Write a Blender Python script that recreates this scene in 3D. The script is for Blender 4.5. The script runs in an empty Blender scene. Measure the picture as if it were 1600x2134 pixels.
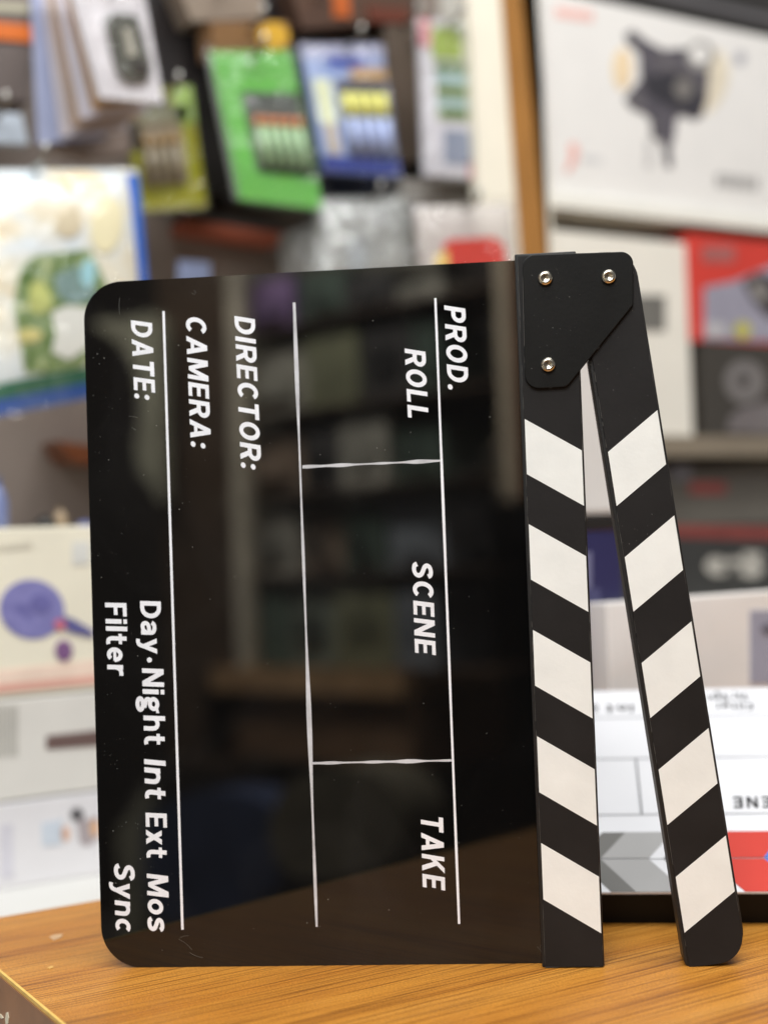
import bpy, bmesh, math, random
from mathutils import Vector, Matrix
random.seed(7)

# ------------------------------------------------------------------ camera
F = 2950.0                       # focal length in photo pixels (photo 1600 x 2134)
PHI, PITCH, ROLL = math.radians(31.5), math.radians(0.988), math.radians(2.107)
CAM = Vector((0, 0, 0.18))       # 18 cm above the table top (z = 0)
UP = Vector((0, 0, 1))
_f0 = Vector((math.sin(PHI), math.cos(PHI), 0)); _r0 = Vector((math.cos(PHI), -math.sin(PHI), 0))
FW = _f0 * math.cos(PITCH) + UP * math.sin(PITCH)
_u = UP * math.cos(PITCH) - _f0 * math.sin(PITCH)
RT = _r0 * math.cos(ROLL) - _u * math.sin(ROLL)
UPV = _u * math.cos(ROLL) + _r0 * math.sin(ROLL)
scene = bpy.context.scene
cd = bpy.data.cameras.new("camera"); cam = bpy.data.objects.new("camera", cd)
scene.collection.objects.link(cam)
cam.matrix_world = Matrix(((RT.x, UPV.x, -FW.x, CAM.x), (RT.y, UPV.y, -FW.y, CAM.y), (RT.z, UPV.z, -FW.z, CAM.z), (0, 0, 0, 1)))
cd.sensor_fit = 'HORIZONTAL'; cd.sensor_width = 36; cd.lens = F / 1600 * 36
cd.clip_start = 0.01; cd.clip_end = 50
cd.dof.use_dof = True; cd.dof.focus_distance = 0.583; cd.dof.aperture_fstop = 5.4
scene.camera = cam
scene.render.resolution_x = 767; scene.render.resolution_y = 1024

# ------------------------------------------------------------------ light
world = bpy.data.worlds.new("World"); scene.world = world; world.use_nodes = True
bg = world.node_tree.nodes['Background']
bg.inputs[0].default_value = (0.96, 0.98, 1.0, 1); bg.inputs[1].default_value = 0.33
def area(name, loc, aim, sx, sy, power, col, spread=180):
    l = bpy.data.lights.new(name, 'AREA'); l.shape = 'RECTANGLE'; l.size = sx; l.size_y = sy
    l.energy = power; l.color = col; l.spread = math.radians(spread)
    o = bpy.data.objects.new(name, l); scene.collection.objects.link(o); o.location = loc
    o.rotation_euler = (Vector(aim) - Vector(loc)).to_track_quat('-Z', 'Y').to_euler()
    return o
area("ceiling_light_panel", (-0.75, -0.60, 1.65), (-0.25, 0.05, 0.0), 1.2, 1.2, 42, (0.985, 0.995, 1.0))
area("cabinet_fill_light", (-1.45, -0.35, 1.75), (-1.45, -1.25, 0.45), 1.9, 0.3, 62, (1.0, 0.985, 0.94), 100)  # added lamp, brightens the cabinet so the board reflects it
area("ceiling_light_tube", (0.55, 0.15, 1.95), (0.75, 1.1, 0.1), 1.3, 0.35, 30, (0.99, 1.0, 1.0))
def bulb(name, loc, power):
    l = bpy.data.lights.new(name, 'POINT'); l.energy = power; l.shadow_soft_size = 0.03; l.color = (1.0, 0.95, 0.86)
    o = bpy.data.objects.new(name, l); scene.collection.objects.link(o); o.location = loc
bulb("ceiling_bulb", (-0.15, 0.15, 1.55), 3.5); bulb("ceiling_bulb", (0.45, -0.25, 1.6), 3.5)
vs = scene.view_settings
vs.view_transform = 'Standard'; vs.look = 'None'; vs.exposure = 0.0; vs.gamma = 1.0

# ------------------------------------------------------------------ helpers
def ray(x, y):
    return FW + RT * ((x - 800) / F) - UPV * ((y - 1067) / F)
def hit(x, y, p, n):
    d = ray(x, y); return CAM + d * ((p - CAM).dot(n) / d.dot(n))
def onY(x, y, Y):                # photo pixel -> point of the plane at room depth Y
    return hit(x, y, Vector((0, Y, 0)), Vector((0, 1, 0)))
def onZ(x, y, z=0.0):
    return hit(x, y, Vector((0, 0, z)), UP)
def lin(c):
    return c / 12.92 if c <= 0.04045 else ((c + 0.055) / 1.055) ** 2.4
def rgb(r, g, b, k=1.0):
    return (lin(r / 255) * k, lin(g / 255) * k, lin(b / 255) * k)
MATS = {}
def mat(r, g, b, rough=0.5, var=0.10, scale=30.0, metal=0.0, alpha=1.0, spec=0.5, bump=0.0):
    key = (r, g, b, rough, var, scale, metal, alpha, spec, bump)
    if key in MATS: return MATS[key]
    m = bpy.data.materials.new("surface_%d_%d_%d" % (r, g, b)); m.use_nodes = True
    nt = m.node_tree; p = nt.nodes['Principled BSDF']
    tc = nt.nodes.new('ShaderNodeTexCoord'); nz = nt.nodes.new('ShaderNodeTexNoise')
    nz.inputs['Scale'].default_value = scale; nz.inputs['Detail'].default_value = 4
    nt.links.new(tc.outputs['Object'], nz.inputs['Vector'])
    rp = nt.nodes.new('ShaderNodeValToRGB'); c = rgb(r, g, b)
    rp.color_ramp.elements[0].position = 0.3; rp.color_ramp.elements[1].position = 0.7
    rp.color_ramp.elements[0].color = (*[v * (1 - var) for v in c], 1)
    rp.color_ramp.elements[1].color = (*[min(1, v * (1 + var)) for v in c], 1)
    nt.links.new(nz.outputs['Fac'], rp.inputs['Fac']); nt.links.new(rp.outputs['Color'], p.inputs['Base Color'])
    p.inputs['Roughness'].default_value = rough; p.inputs['Metallic'].default_value = metal
    p.inputs['Alpha'].default_value = alpha; p.inputs['Specular IOR Level'].default_value = spec
    if bump:
        b_ = nt.nodes.new('ShaderNodeBump'); b_.inputs['Strength'].default_value = bump; b_.inputs['Distance'].default_value = 0.001
        n2 = nt.nodes.new('ShaderNodeTexNoise'); n2.inputs['Scale'].default_value = scale * 12
        nt.links.new(tc.outputs['Object'], n2.inputs['Vector'])
        nt.links.new(n2.outputs['Fac'], b_.inputs['Height']); nt.links.new(b_.outputs['Normal'], p.inputs['Normal'])
    MATS[key] = m
    return m
def M(c, **k): return c if isinstance(c, bpy.types.Material) else mat(*c, **k)

COL = scene.collection
def tag(o, label, cat, group=None, kind=None):
    if label: o['label'] = label
    if cat: o['category'] = cat
    if group: o['group'] = group
    if kind: o['kind'] = kind
    return o
def thing(name, label, cat, loc, group=None):
    o = bpy.data.objects.new(name, None); COL.objects.link(o); o.location = loc
    o.empty_display_size = 0.02
    return tag(o, label, cat, group)
def mesh(name, verts, faces, m, parent=None, smooth=False, bevel=0.0, segs=2):
    """verts are in the parent's local space"""
    me = bpy.data.meshes.new(name); bm = bmesh.new()
    vs_ = [bm.verts.new(v) for v in verts]
    for f in faces:
        try: bm.faces.new([vs_[i] for i in f])
        except ValueError: pass
    bmesh.ops.recalc_face_normals(bm, faces=bm.faces)
    if bevel:
        es = [e for e in bm.edges if len(e.link_faces) == 2 and e.calc_face_angle(0) > 0.6]
        bmesh.ops.bevel(bm, geom=es, offset=bevel, segments=segs, affect='EDGES', profile=0.6)
    bm.to_mesh(me); bm.free()
    if smooth:
        for p in me.polygons: p.use_smooth = True
    me.materials.append(m)
    o = bpy.data.objects.new(name, me); COL.objects.link(o)
    if parent: o.parent = parent
    return o
def prism_geo(front, back):
    n = len(front); v = list(front) + list(back)
    f = [tuple(range(n)), tuple(range(2 * n - 1, n - 1, -1))]
    f += [(i, (i + 1) % n, n + (i + 1) % n, n + i) for i in range(n)]
    return v, f
def box_geo(x0, x1, y0, y1, z0, z1):
    return prism_geo([Vector(p) for p in ((x0, y0, z0), (x1, y0, z0), (x1, y0, z1), (x0, y0, z1))],
                     [Vector(p) for p in ((x0, y1, z0), (x1, y1, z0), (x1, y1, z1), (x0, y1, z1))])
def boxw(name, x0, x1, y0, y1, z0, z1, m, parent=None, bevel=0.0):
    o = parent.location if parent else Vector((0, 0, 0))
    v, f = box_geo(x0, x1, y0, y1, z0, z1)
    return mesh(name, [p - o for p in v], f, m, parent, bevel=bevel)
def rquad(x0, y0, x1, y1):       # pixel rectangle that follows the lean of verticals and the room's receding lines
    return [(x0, y0), (x1, y0), (x1, y1), (x0, y1)]
def slab(name, px, Y, depth, m, parent, lift=0.0, bevel=0.0):
    """polygon given in photo pixels, laid on the plane at depth Y, extruded backwards by depth"""
    o = parent.location
    fr = [onY(x, y, Y) + Vector((0, -lift, 0)) - o for x, y in px]
    bk = [onY(x, y, Y) + Vector((0, depth, 0)) - o for x, y in px]
    v, f = prism_geo(fr, bk)
    return mesh(name, v, f, m, parent, bevel=bevel)
def ellipse_px(cx, cy, rx, ry, n=20, rot=0.0):
    return [(cx + rx * math.cos(t) * math.cos(rot) - ry * math.sin(t) * math.sin(rot),
             cy + rx * math.cos(t) * math.sin(rot) + ry * math.sin(t) * math.cos(rot)) for t in [2 * math.pi * i / n for i in range(n)]]
def inq(q, s, t):                # bilinear point of a pixel quad TL,TR,BR,BL
    a = [q[0][i] * (1 - s) + q[1][i] * s for i in (0, 1)]; b = [q[3][i] * (1 - s) + q[2][i] * s for i in (0, 1)]
    return (a[0] * (1 - t) + b[0] * t, a[1] * (1 - t) + b[1] * t)
def subq(q, s0, t0, s1, t1):
    return [inq(q, s0, t0), inq(q, s1, t0), inq(q, s1, t1), inq(q, s0, t1)]
def tube_geo(path, r, n=10):
    v, f = [], []
    for i, p in enumerate(path):
        d = (path[min(i + 1, len(path) - 1)] - path[max(i - 1, 0)]).normalized()
        a = d.orthogonal().normalized(); b = d.cross(a)
        for k in range(n):
            t = 2 * math.pi * k / n; v.append(p + a * (r * math.cos(t)) + b * (r * math.sin(t)))
    for i in range(len(path) - 1):
        for k in range(n):
            f.append((i * n + k, i * n + (k + 1) % n, (i + 1) * n + (k + 1) % n, (i + 1) * n + k))
    f.append(tuple(range(n))); f.append(tuple(range(len(v) - 1, len(v) - n - 1, -1)))
    return v, f
def cyl_px(name, top, bot, rpx, Y, m, parent, root=None, n=16):
    a, b = onY(*top, Y), onY(*bot, Y); r = rpx * (a - CAM).dot(FW) / F
    v, f = tube_geo([a, b], r, n)
    return mesh(name, [p - (root or parent).location for p in v], f, m, parent, smooth=True)
def pillow(name, q, Y, bulge, m, parent, nx=14, ny=14, noise=0.0, back=0.3):
    o = parent.location; v, f = [], []
    rnd = random.Random(hash(name) % 1000 if False else len(name) * 17)
    for side in (0, 1):
        for j in range(ny + 1):
            for i in range(nx + 1):
                s, t = i / nx, j / ny; p = onY(*inq(q, s, t), Y)
                k = (1 - (2 * s - 1) ** 4) * (1 - (2 * t - 1) ** 4)
                nz = noise * (rnd.random() - 0.5) * k
                p = p + Vector((0, (-bulge * k + nz) if side == 0 else bulge * back * k + 0.0004, 0))
                v.append(p - o)
    w = nx + 1; N = w * (ny + 1)
    for s in (0, N):
        for j in range(ny):
            for i in range(nx): f.append((s + j * w + i, s + j * w + i + 1, s + (j + 1) * w + i + 1, s + (j + 1) * w + i))
    ring = [i for i in range(w)] + [j * w + nx for j in range(1, ny + 1)] + [ny * w + i for i in range(nx - 1, -1, -1)] + [j * w for j in range(ny - 1, 0, -1)]
    for k in range(len(ring)):
        a, b = ring[k], ring[(k + 1) % len(ring)]; f.append((a, b, N + b, N + a))
    return mesh(name, v, f, m, parent, smooth=True)
def text_mesh(s, shear=0.0, bold=0.02, space=1.0):
    cu = bpy.data.curves.new("glyphs", 'FONT'); cu.body = s; cu.size = 1; cu.offset = bold; cu.space_character = space
    cu.resolution_u = 6
    ob = bpy.data.objects.new("glyphs", cu); COL.objects.link(ob)
    dg = bpy.context.evaluated_depsgraph_get(); dg.update()
    me = bpy.data.meshes.new_from_object(ob.evaluated_get(dg))
    pts = [(v.co.x + shear * v.co.y, v.co.y) for v in me.vertices]; fs = [tuple(p.vertices) for p in me.polygons]
    bpy.data.objects.remove(ob); bpy.data.curves.remove(cu); bpy.data.meshes.remove(me)
    return pts, fs
_h, _ = text_mesh("H"); CAPB, CAPT = min(p[1] for p in _h), max(p[1] for p in _h)

# ---- a bold sans alphabet drawn from strokes and polygons (cap height 1), for the printed words
SW = 0.195
def _arc(cx, cy, rx, ry, a0, a1, n=18):
    return [(cx + rx * math.cos(math.radians(a0 + (a1 - a0) * i / n)), cy + ry * math.sin(math.radians(a0 + (a1 - a0) * i / n))) for i in range(n + 1)]
def _crv(p, k=6):
    out = []; P = [p[0]] + list(p) + [p[-1]]
    for i in range(1, len(P) - 2):
        for j in range(k):
            t = j / k; o = []
            for c in (0, 1):
                a, b_, c_, d = P[i - 1][c], P[i][c], P[i + 1][c], P[i + 2][c]
                o.append(0.5 * (2 * b_ + (c_ - a) * t + (2 * a - 5 * b_ + 4 * c_ - d) * t * t + (3 * b_ - a - 3 * c_ + d) * t ** 3))
            out.append(tuple(o))
    return out + [p[-1]]
def _bx(x0, y0, x1, y1): return ('p', [(x0, y0), (x1, y0), (x1, y1), (x0, y1)])
def _dot(cx, cy, r=0.118): return ('p', _arc(cx, cy, r, r, 0, 342, 19))
h_ = SW / 2; X_ = 0.74
_S = [(.57, .76), (.50, .87), (.33, .905), (.16, .85), (.105, .72), (.19, .60), (.36, .52), (.51, .43), (.565, .28), (.49, .15), (.33, .095), (.15, .13), (.075, .25)]
_arch = ('s', _crv([(.095, .36), (.14, .56), (.31, .645), (.47, .58), (.525, .40), (.525, 0)]))
GL = {
 'D': (.73, [_bx(0, 0, SW, 1), ('s', [(h_, 1 - h_), (.30, 1 - h_)] + _arc(.30, .5, .43 - h_, .5 - h_, 90, -90) + [(h_, h_)])]),
 'A': (.80, [('p', [(0, 0), (.215, 0), (.49, 1), (.29, 1)]), ('p', [(.585, 0), (.80, 0), (.51, 1), (.31, 1)]), _bx(.17, .20, .63, .36)]),
 'T': (.68, [_bx(0, 1 - SW, .68, 1), _bx(.34 - h_, 0, .34 + h_, 1)]),
 'E': (.60, [_bx(0, 0, SW, 1), _bx(0, 0, .60, .175), _bx(0, .825, .60, 1), _bx(0, .415, .56, .585)]),
 'F': (.58, [_bx(0, 0, SW, 1), _bx(0, .825, .58, 1), _bx(0, .40, .52, .57)]),
 'C': (.72, [('s', _arc(.38, .5, .38 - h_, .5 - h_, 42, 318, 26))]),
 'M': (.90, [_bx(0, 0, .18, 1), _bx(.72, 0, .90, 1), ('p', [(.02, 1), (.24, 1), (.535, .06), (.365, .06)]), ('p', [(.88, 1), (.66, 1), (.365, .06), (.535, .06)])]),
 'R': (.72, [_bx(0, 0, SW, 1), ('s', [(h_, 1 - .09), (.38, 1 - .09)] + _arc(.38, .69, .235, .22, 90, -90) + [(h_, .47)]), ('p', [(.29, .44), (.50, .46), (.74, 0), (.51, 0)])]),
 'P': (.68, [_bx(0, 0, SW, 1), ('s', [(h_, 1 - .09), (.36, 1 - .09)] + _arc(.36, .665, .225, .245, 90, -90) + [(h_, .42)])]),
 'I': (SW, [_bx(0, 0, SW, 1)]), 'L': (.56, [_bx(0, 0, SW, 1), _bx(0, 0, .56, .18)]),
 'O': (.78, [('s', _arc(.39, .5, .39 - h_, .5 - h_, 0, 360, 32))]),
 'S': (.66, [('s', _crv(_S))]), 'N': (.74, [_bx(0, 0, .185, 1), _bx(.555, 0, .74, 1), ('p', [(.0, 1), (.215, 1), (.74, 0), (.525, 0)])]),
 'K': (.76, [_bx(0, 0, SW, 1), ('p', [(.15, .34), (.15, .60), (.50, 1), (.74, 1)]), ('p', [(.27, .56), (.42, .70), (.77, 0), (.535, 0)])]),
 ':': (.236, [_dot(.118, .118), _dot(.118, .60)]), '.': (.236, [_dot(.118, .118)]),
 'i': (SW, [_bx(0, 0, SW, X_), _bx(0, .83, SW, 1)]), 'l': (SW, [_bx(0, 0, SW, 1)]),
 't': (.46, [('s', _crv([(.20, .95), (.20, .55), (.20, .25), (.255, .12), (.36, .085), (.45, .10)])), _bx(0, .58, .44, .735)]),
 'e': (.64, [_bx(.10, .305, .58, .44), ('s', _arc(.32, .37, .32 - h_, .37 - h_, -4, 316, 26))]),
 'r': (.46, [_bx(0, 0, SW, X_), ('s', _crv([(.10, .38), (.16, .55), (.28, .64), (.46, .645)]))]),
 'y': (.66, [('p', [(0, X_), (.21, X_), (.43, .10), (.31, -.04)]), ('p', [(.66, X_), (.455, X_), (.22, -.06), (.42, .03)]), ('s', _crv([(.345, .06), (.28, -.10), (.18, -.165), (.04, -.155)]))]),
 'n': (.62, [_bx(0, 0, SW, X_), _arch]), 'h': (.62, [_bx(0, 0, SW, 1), _arch]),
 'c': (.60, [('s', _arc(.32, .37, .32 - h_, .37 - h_, 48, 312, 24))]),
 'a': (.62, [('s', _crv([(.07, .52), (.15, .63), (.30, .655), (.45, .60), (.50, .46), (.50, 0)])), ('s', _crv([(.50, .40), (.30, .385), (.14, .33), (.095, .20), (.16, .10), (.29, .085), (.42, .14), (.50, .27)]))]),
 'g': (.66, [('s', _arc(.29, .49, .20, .17, 0, 360, 24)), ('s', _arc(.31, -.13, .235, .125, 0, 360, 24)), ('s', _crv([(.18, .36), (.10, .25), (.14, .14), (.30, .10), (.44, .05)])), ('p', [(.38, .56), (.66, .60), (.66, .74), (.45, .68)])]),
 'x': (.62, [('p', [(0, X_), (.22, X_), (.62, 0), (.40, 0)]), ('p', [(.62, X_), (.40, X_), (0, 0), (.22, 0)])]),
 'o': (.66, [('s', _arc(.33, .37, .33 - h_, .37 - h_, 0, 360, 28))]),
 's': (.58, [('s', [(x * .88, y * X_) for x, y in _crv(_S)])]),
}
def stroke_poly(path, w):
    closed = math.dist(path[0], path[-1]) < 1e-6; n = len(path); L, R = [], []
    for i in range(n):
        if closed: a, b_ = path[i - 1 if i else n - 2], path[(i + 1) if i < n - 1 else 1]
        else: a, b_ = path[max(i - 1, 0)], path[min(i + 1, n - 1)]
        d = math.hypot(b_[0] - a[0], b_[1] - a[1]) or 1; nx, ny = -(b_[1] - a[1]) / d, (b_[0] - a[0]) / d
        L.append((path[i][0] + nx * w, path[i][1] + ny * w)); R.append((path[i][0] - nx * w, path[i][1] - ny * w))
    return L, R
def word_geo(s, shear, gap=0.15, weight=1.0):
    """-> vertices (x, y, layer) and faces of a word set in the alphabet above"""
    v, f, x, layer = [], [], 0.0, 0
    for ch in s:
        if ch == ' ': x += 0.45; continue
        w, items = GL[ch]
        for kind, pts in items:
            i0 = len(v); layer += 1
            if kind == 'p':
                v += [(x + px + shear * py, py, layer % 4) for px, py in pts]; f.append(tuple(range(i0, i0 + len(pts))))
            else:
                L, R = stroke_poly(pts, (SW * 0.5 if ch.isupper() else SW * 0.47) * weight); k = len(L)
                v += [(x + px + shear * py, py, layer % 4) for px, py in L] + [(x + px + shear * py, py, layer % 4) for px, py in R]
                f += [(i0 + j, i0 + j + 1, i0 + k + j + 1, i0 + k + j) for j in range(k - 1)]
        x += w + gap
    return v, f

# ------------------------------------------------------------------ materials with more to them
def wood_mat():
    m = bpy.data.materials.new("oak_laminate"); m.use_nodes = True; nt = m.node_tree; p = nt.nodes['Principled BSDF']
    N = nt.nodes.new; L = nt.links.new
    tc = N('ShaderNodeTexCoord')
    def noise(sx, sy, det, dist=0.0, rgh=0.55):
        mp = N('ShaderNodeMapping'); mp.inputs['Scale'].default_value = (sx, sy, 40); L(tc.outputs['Object'], mp.inputs['Vector'])
        n = N('ShaderNodeTexNoise'); n.inputs['Scale'].default_value = 1; n.inputs['Detail'].default_value = det
        n.inputs['Distortion'].default_value = dist; n.inputs['Roughness'].default_value = rgh
        L(mp.outputs[0], n.inputs['Vector']); return n.outputs['Fac']
    def ramp(fac, stops):
        r = N('ShaderNodeValToRGB'); e = r.color_ramp.elements
        e[0].position, e[0].color = stops[0][0], (*stops[0][1], 1); e[1].position, e[1].color = stops[-1][0], (*stops[-1][1], 1)
        for pos, c in stops[1:-1]:
            k = e.new(pos); k.color = (*c, 1)
        L(fac, r.inputs['Fac']); return r.outputs['Color']
    def mix(a, b, mode, fac):
        x = N('ShaderNodeMix'); x.data_type = 'RGBA'; x.blend_type = mode; x.inputs['Factor'].default_value = fac
        L(a, x.inputs['A']); L(b, x.inputs['B']); return x.outputs['Result']
    base = ramp(noise(2.5, 30, 3, 0.6), [(0.30, rgb(178, 114, 40)), (0.5, rgb(192, 130, 50)), (0.70, rgb(202, 144, 66))])
    lines = ramp(noise(8, 760, 3, 0.2, 0.6), [(0.40, (0.26, 0.19, 0.11)), (0.45, (0.74, 0.68, 0.60)), (0.50, (1, 1, 1))])
    broad = ramp(noise(3, 170, 3, 0.4, 0.6), [(0.36, (0.66, 0.58, 0.48)), (0.48, (1, 1, 1))])
    fine = ramp(noise(50, 2400, 3), [(0.32, (0.62, 0.57, 0.50)), (0.56, (1.08, 1.08, 1.06))])
    speck = ramp(noise(1300, 2600, 2), [(0.38, (0.60, 0.56, 0.50)), (0.60, (1.32, 1.32, 1.28))])
    c = mix(base, lines, 'MULTIPLY', 0.7); c = mix(c, broad, 'MULTIPLY', 0.35); c = mix(c, fine, 'MULTIPLY', 0.7); c = mix(c, speck, 'MULTIPLY', 0.8)
    L(c, p.inputs['Base Color']); p.inputs['Roughness'].default_value = 0.42; p.inputs['Specular IOR Level'].default_value = 0.4
    b = N('ShaderNodeBump'); b.inputs['Strength'].default_value = 0.25; b.inputs['Distance'].default_value = 0.0006
    L(noise(8, 900, 3, 0.2), b.inputs['Height']); L(b.outputs[0], p.inputs['Normal'])
    return m
WOOD = wood_mat()
def gloss_black():
    m = bpy.data.materials.new("black_acrylic"); m.use_nodes = True; nt = m.node_tree; p = nt.nodes['Principled BSDF']
    N = nt.nodes.new; L = nt.links.new; p.inputs['IOR'].default_value = 1.5
    tc = N('ShaderNodeTexCoord')
    def nz(scale, lo, hi, a, b, dist=0.0):
        n = N('ShaderNodeTexNoise'); n.inputs['Scale'].default_value = scale; n.inputs['Detail'].default_value = 6; n.inputs['Distortion'].default_value = dist
        L(tc.outputs['Object'], n.inputs['Vector']); mr = N('ShaderNodeMapRange'); mr.inputs['From Min'].default_value = lo; mr.inputs['From Max'].default_value = hi
        mr.inputs['To Min'].default_value = a; mr.inputs['To Max'].default_value = b; L(n.outputs['Fac'], mr.inputs['Value']); return mr.outputs[0]
    L(nz(28, 0.45, 0.8, 0.015, 0.07, 1.0), p.inputs['Roughness'])
    hz = nz(16, 0.45, 0.75, 0.0036, 0.0085, 1.2); c = N('ShaderNodeCombineColor'); [L(hz, c.inputs[i]) for i in range(3)]; L(c.outputs[0], p.inputs['Base Color'])
    return m
ACRYLIC = gloss_black()
CHAR = mat(33, 32, 32, rough=0.48, var=0.16, scale=45, bump=0.05, spec=0.2)      # dark laminate of the sticks
BODY = mat(20, 19, 18, rough=0.5, var=0.15, scale=80, bump=0.06)       # stick core
PLATE = mat(17, 17, 16, rough=0.42, var=0.2, scale=45, bump=0.04, spec=0.2)
CREAM = mat(236, 240, 237, rough=0.5, var=0.045, scale=55, bump=0.05)
INK = mat(240, 243, 248, rough=0.5, var=0.06, scale=120)
INK2 = mat(200, 202, 206, rough=0.5, var=0.25, scale=90)
STEEL = mat(196, 190, 176, rough=0.22, metal=1.0, var=0.05)
WHITE = mat(236, 234, 226, rough=0.5, var=0.03)
CARDW = mat(232, 229, 222, rough=0.45, var=0.03)

def mottled(name, cols, scale, rough=0.35, detail=5):
    m = bpy.data.materials.new(name); m.use_nodes = True; nt = m.node_tree; p = nt.nodes['Principled BSDF']
    tc = nt.nodes.new('ShaderNodeTexCoord'); n = nt.nodes.new('ShaderNodeTexNoise'); n.inputs['Scale'].default_value = scale; n.inputs['Detail'].default_value = detail
    n.inputs['Distortion'].default_value = 0.8
    nt.links.new(tc.outputs['Object'], n.inputs['Vector']); r = nt.nodes.new('ShaderNodeValToRGB'); e = r.color_ramp.elements
    k = len(cols); e[0].position = 0.3; e[0].color = (*rgb(*cols[0]), 1); e[1].position = 0.7; e[1].color = (*rgb(*cols[-1]), 1)
    for i in range(1, k - 1): q_ = e.new(0.3 + 0.4 * i / (k - 1)); q_.color = (*rgb(*cols[i]), 1)
    nt.links.new(n.outputs['Fac'], r.inputs['Fac']); nt.links.new(r.outputs[0], p.inputs['Base Color']); p.inputs['Roughness'].default_value = rough
    return m
def film_mat(refl_=0.05):
    """thin crinkled clear plastic"""
    m = bpy.data.materials.new("clear_film"); m.use_nodes = True; nt = m.node_tree; N = nt.nodes.new; L = nt.links.new
    nt.nodes.remove(nt.nodes['Principled BSDF']); out = nt.nodes['Material Output']
    tr = N('ShaderNodeBsdfTransparent'); tr.inputs[0].default_value = (0.97, 0.97, 0.97, 1); gl = N('ShaderNodeBsdfGlossy'); gl.inputs['Roughness'].default_value = 0.07
    mx = N('ShaderNodeMixShader'); tc = N('ShaderNodeTexCoord')
    n = N('ShaderNodeTexNoise'); n.inputs['Scale'].default_value = 38; n.inputs['Detail'].default_value = 2; n.inputs['Distortion'].default_value = 1.5
    b = N('ShaderNodeBump'); b.inputs['Strength'].default_value = 1.0; b.inputs['Distance'].default_value = 0.007
    L(tc.outputs['Object'], n.inputs['Vector']); L(n.outputs['Fac'], b.inputs['Height']); L(b.outputs[0], gl.inputs['Normal'])
    mx.inputs[0].default_value = refl_; L(tr.outputs[0], mx.inputs[1]); L(gl.outputs[0], mx.inputs[2]); L(mx.outputs[0], out.inputs['Surface'])
    return m
FILM = film_mat(); FILM2 = film_mat(0.10)
# ------------------------------------------------------------------ setting
TX0, TY1 = 0.1725, 0.698         # left end and back edge of the table
WALLY = 1.22
def struct(name, x0, x1, y0, y1, z0, z1, m):
    o = boxw(name, x0, x1, y0, y1, z0, z1, m); o['kind'] = 'structure'; return o
struct("floor", -3, 3, -2.2, 2.2, -0.80, -0.75, mat(96, 90, 84, rough=0.4, var=0.15, scale=6))
struct("wall_back", -1.6, 2.6, 1.46, 1.52, -0.75, 1.5, mat(120, 110, 102, rough=0.7, var=0.1))

# table
tb = thing("table", "wooden laminate table with brown edge band under the black clapperboard", "table", Vector((0.7, 0.2, -0.75)))
boxw("tabletop", TX0, 1.5, -0.45, TY1, -0.028, 0.0, WOOD, tb, bevel=0.0006)
EB = mat(150, 104, 68, rough=0.35, var=0.16, scale=40, bump=0.05)
boxw("edge_band", TX0 - 0.0016, TX0 - 0.0002, -0.45, TY1, -0.034, -0.0014, EB, tb)
boxw("edge_trim", TX0 - 0.0011, TX0 + 0.0001, -0.45, TY1, -0.0013, 0.0003, mat(226, 186, 96, rough=0.4, var=0.1, scale=200), tb)
boxw("side_panel", TX0 + 0.002, TX0 + 0.022, -0.43, TY1 - 0.02, -0.75, -0.029, EB, tb)
boxw("side_panel", 1.47, 1.49, -0.43, TY1 - 0.02, -0.75, -0.029, EB, tb)
boxw("back_panel", TX0 + 0.03, 1.46, TY1 - 0.06, TY1 - 0.04, -0.75, -0.029, EB, tb)
CHIP = mat(236, 226, 200, rough=0.6, var=0.1)
def chip(px, z, m, nm="chip"):
    pts = [onZ(x, y, z) for x, y in px]; o = tb.location
    v, f = prism_geo([p + Vector((0, 0, 0.0003)) - o for p in pts], [p - Vector((0, 0, 0.0004)) - o for p in pts]); mesh(nm, v, f, m, tb)
chip([(102, 1955), (112, 1950), (131, 1948), (128, 1955), (112, 1962), (108, 1959)], 0.0, mat(196, 160, 122, rough=0.6))
chip([(98, 2019), (108, 2014), (112, 2018), (104, 2021)], 0.0, mat(214, 168, 96, rough=0.6))
def band_chip(px):
    n = Vector((1, 0, 0)); p0 = Vector((TX0 - 0.0016, 0, 0)); o = tb.location
    pts = [hit(x, y, p0, n) for x, y in px]
    v, f = prism_geo([p - n * 0.0003 - o for p in pts], [p + n * 0.0006 - o for p in pts]); mesh("paint_chip", v, f, CHIP, tb)
band_chip([(0, 2113), (4, 2116), (8, 2122), (5, 2124), (-2, 2119)])
band_chip([(14, 2111), (17, 2110), (19, 2122), (18, 2134), (13, 2136), (12, 2124)])

# ------------------------------------------------------------------ the black clapperboard
_a = onZ(284, 2017.6); _b = onZ(1136.6, 2008.4)
BU = (_b - _a).normalized(); _hn = Vector((BU.y, -BU.x, 0))
if _hn.dot(-_a) < 0: _hn = -_hn
LEAN = math.radians(1.0)
BV = UP * math.cos(LEAN) - _hn * math.sin(LEAN); BN = BU.cross(BV)
def bl(x, y, w=0.0):             # photo pixel -> board coordinates (a to the right, b upwards) on the plane w in front of the board
    q = hit(x, y, _a + BN * w, BN) - _a; return (q.dot(BU), q.dot(BV))
cb = thing("clapperboard", "black glossy film clapperboard standing on its side with cream striped sticks", "clapperboard", _a)
cb.rotation_mode = 'QUATERNION'
cb.rotation_quaternion = Matrix(((BU.x, -BN.x, BV.x), (BU.y, -BN.y, BV.y), (BU.z, -BN.z, BV.z))).to_quaternion()
def loc(a, b, w): return Vector((a, -w, b))
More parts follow.
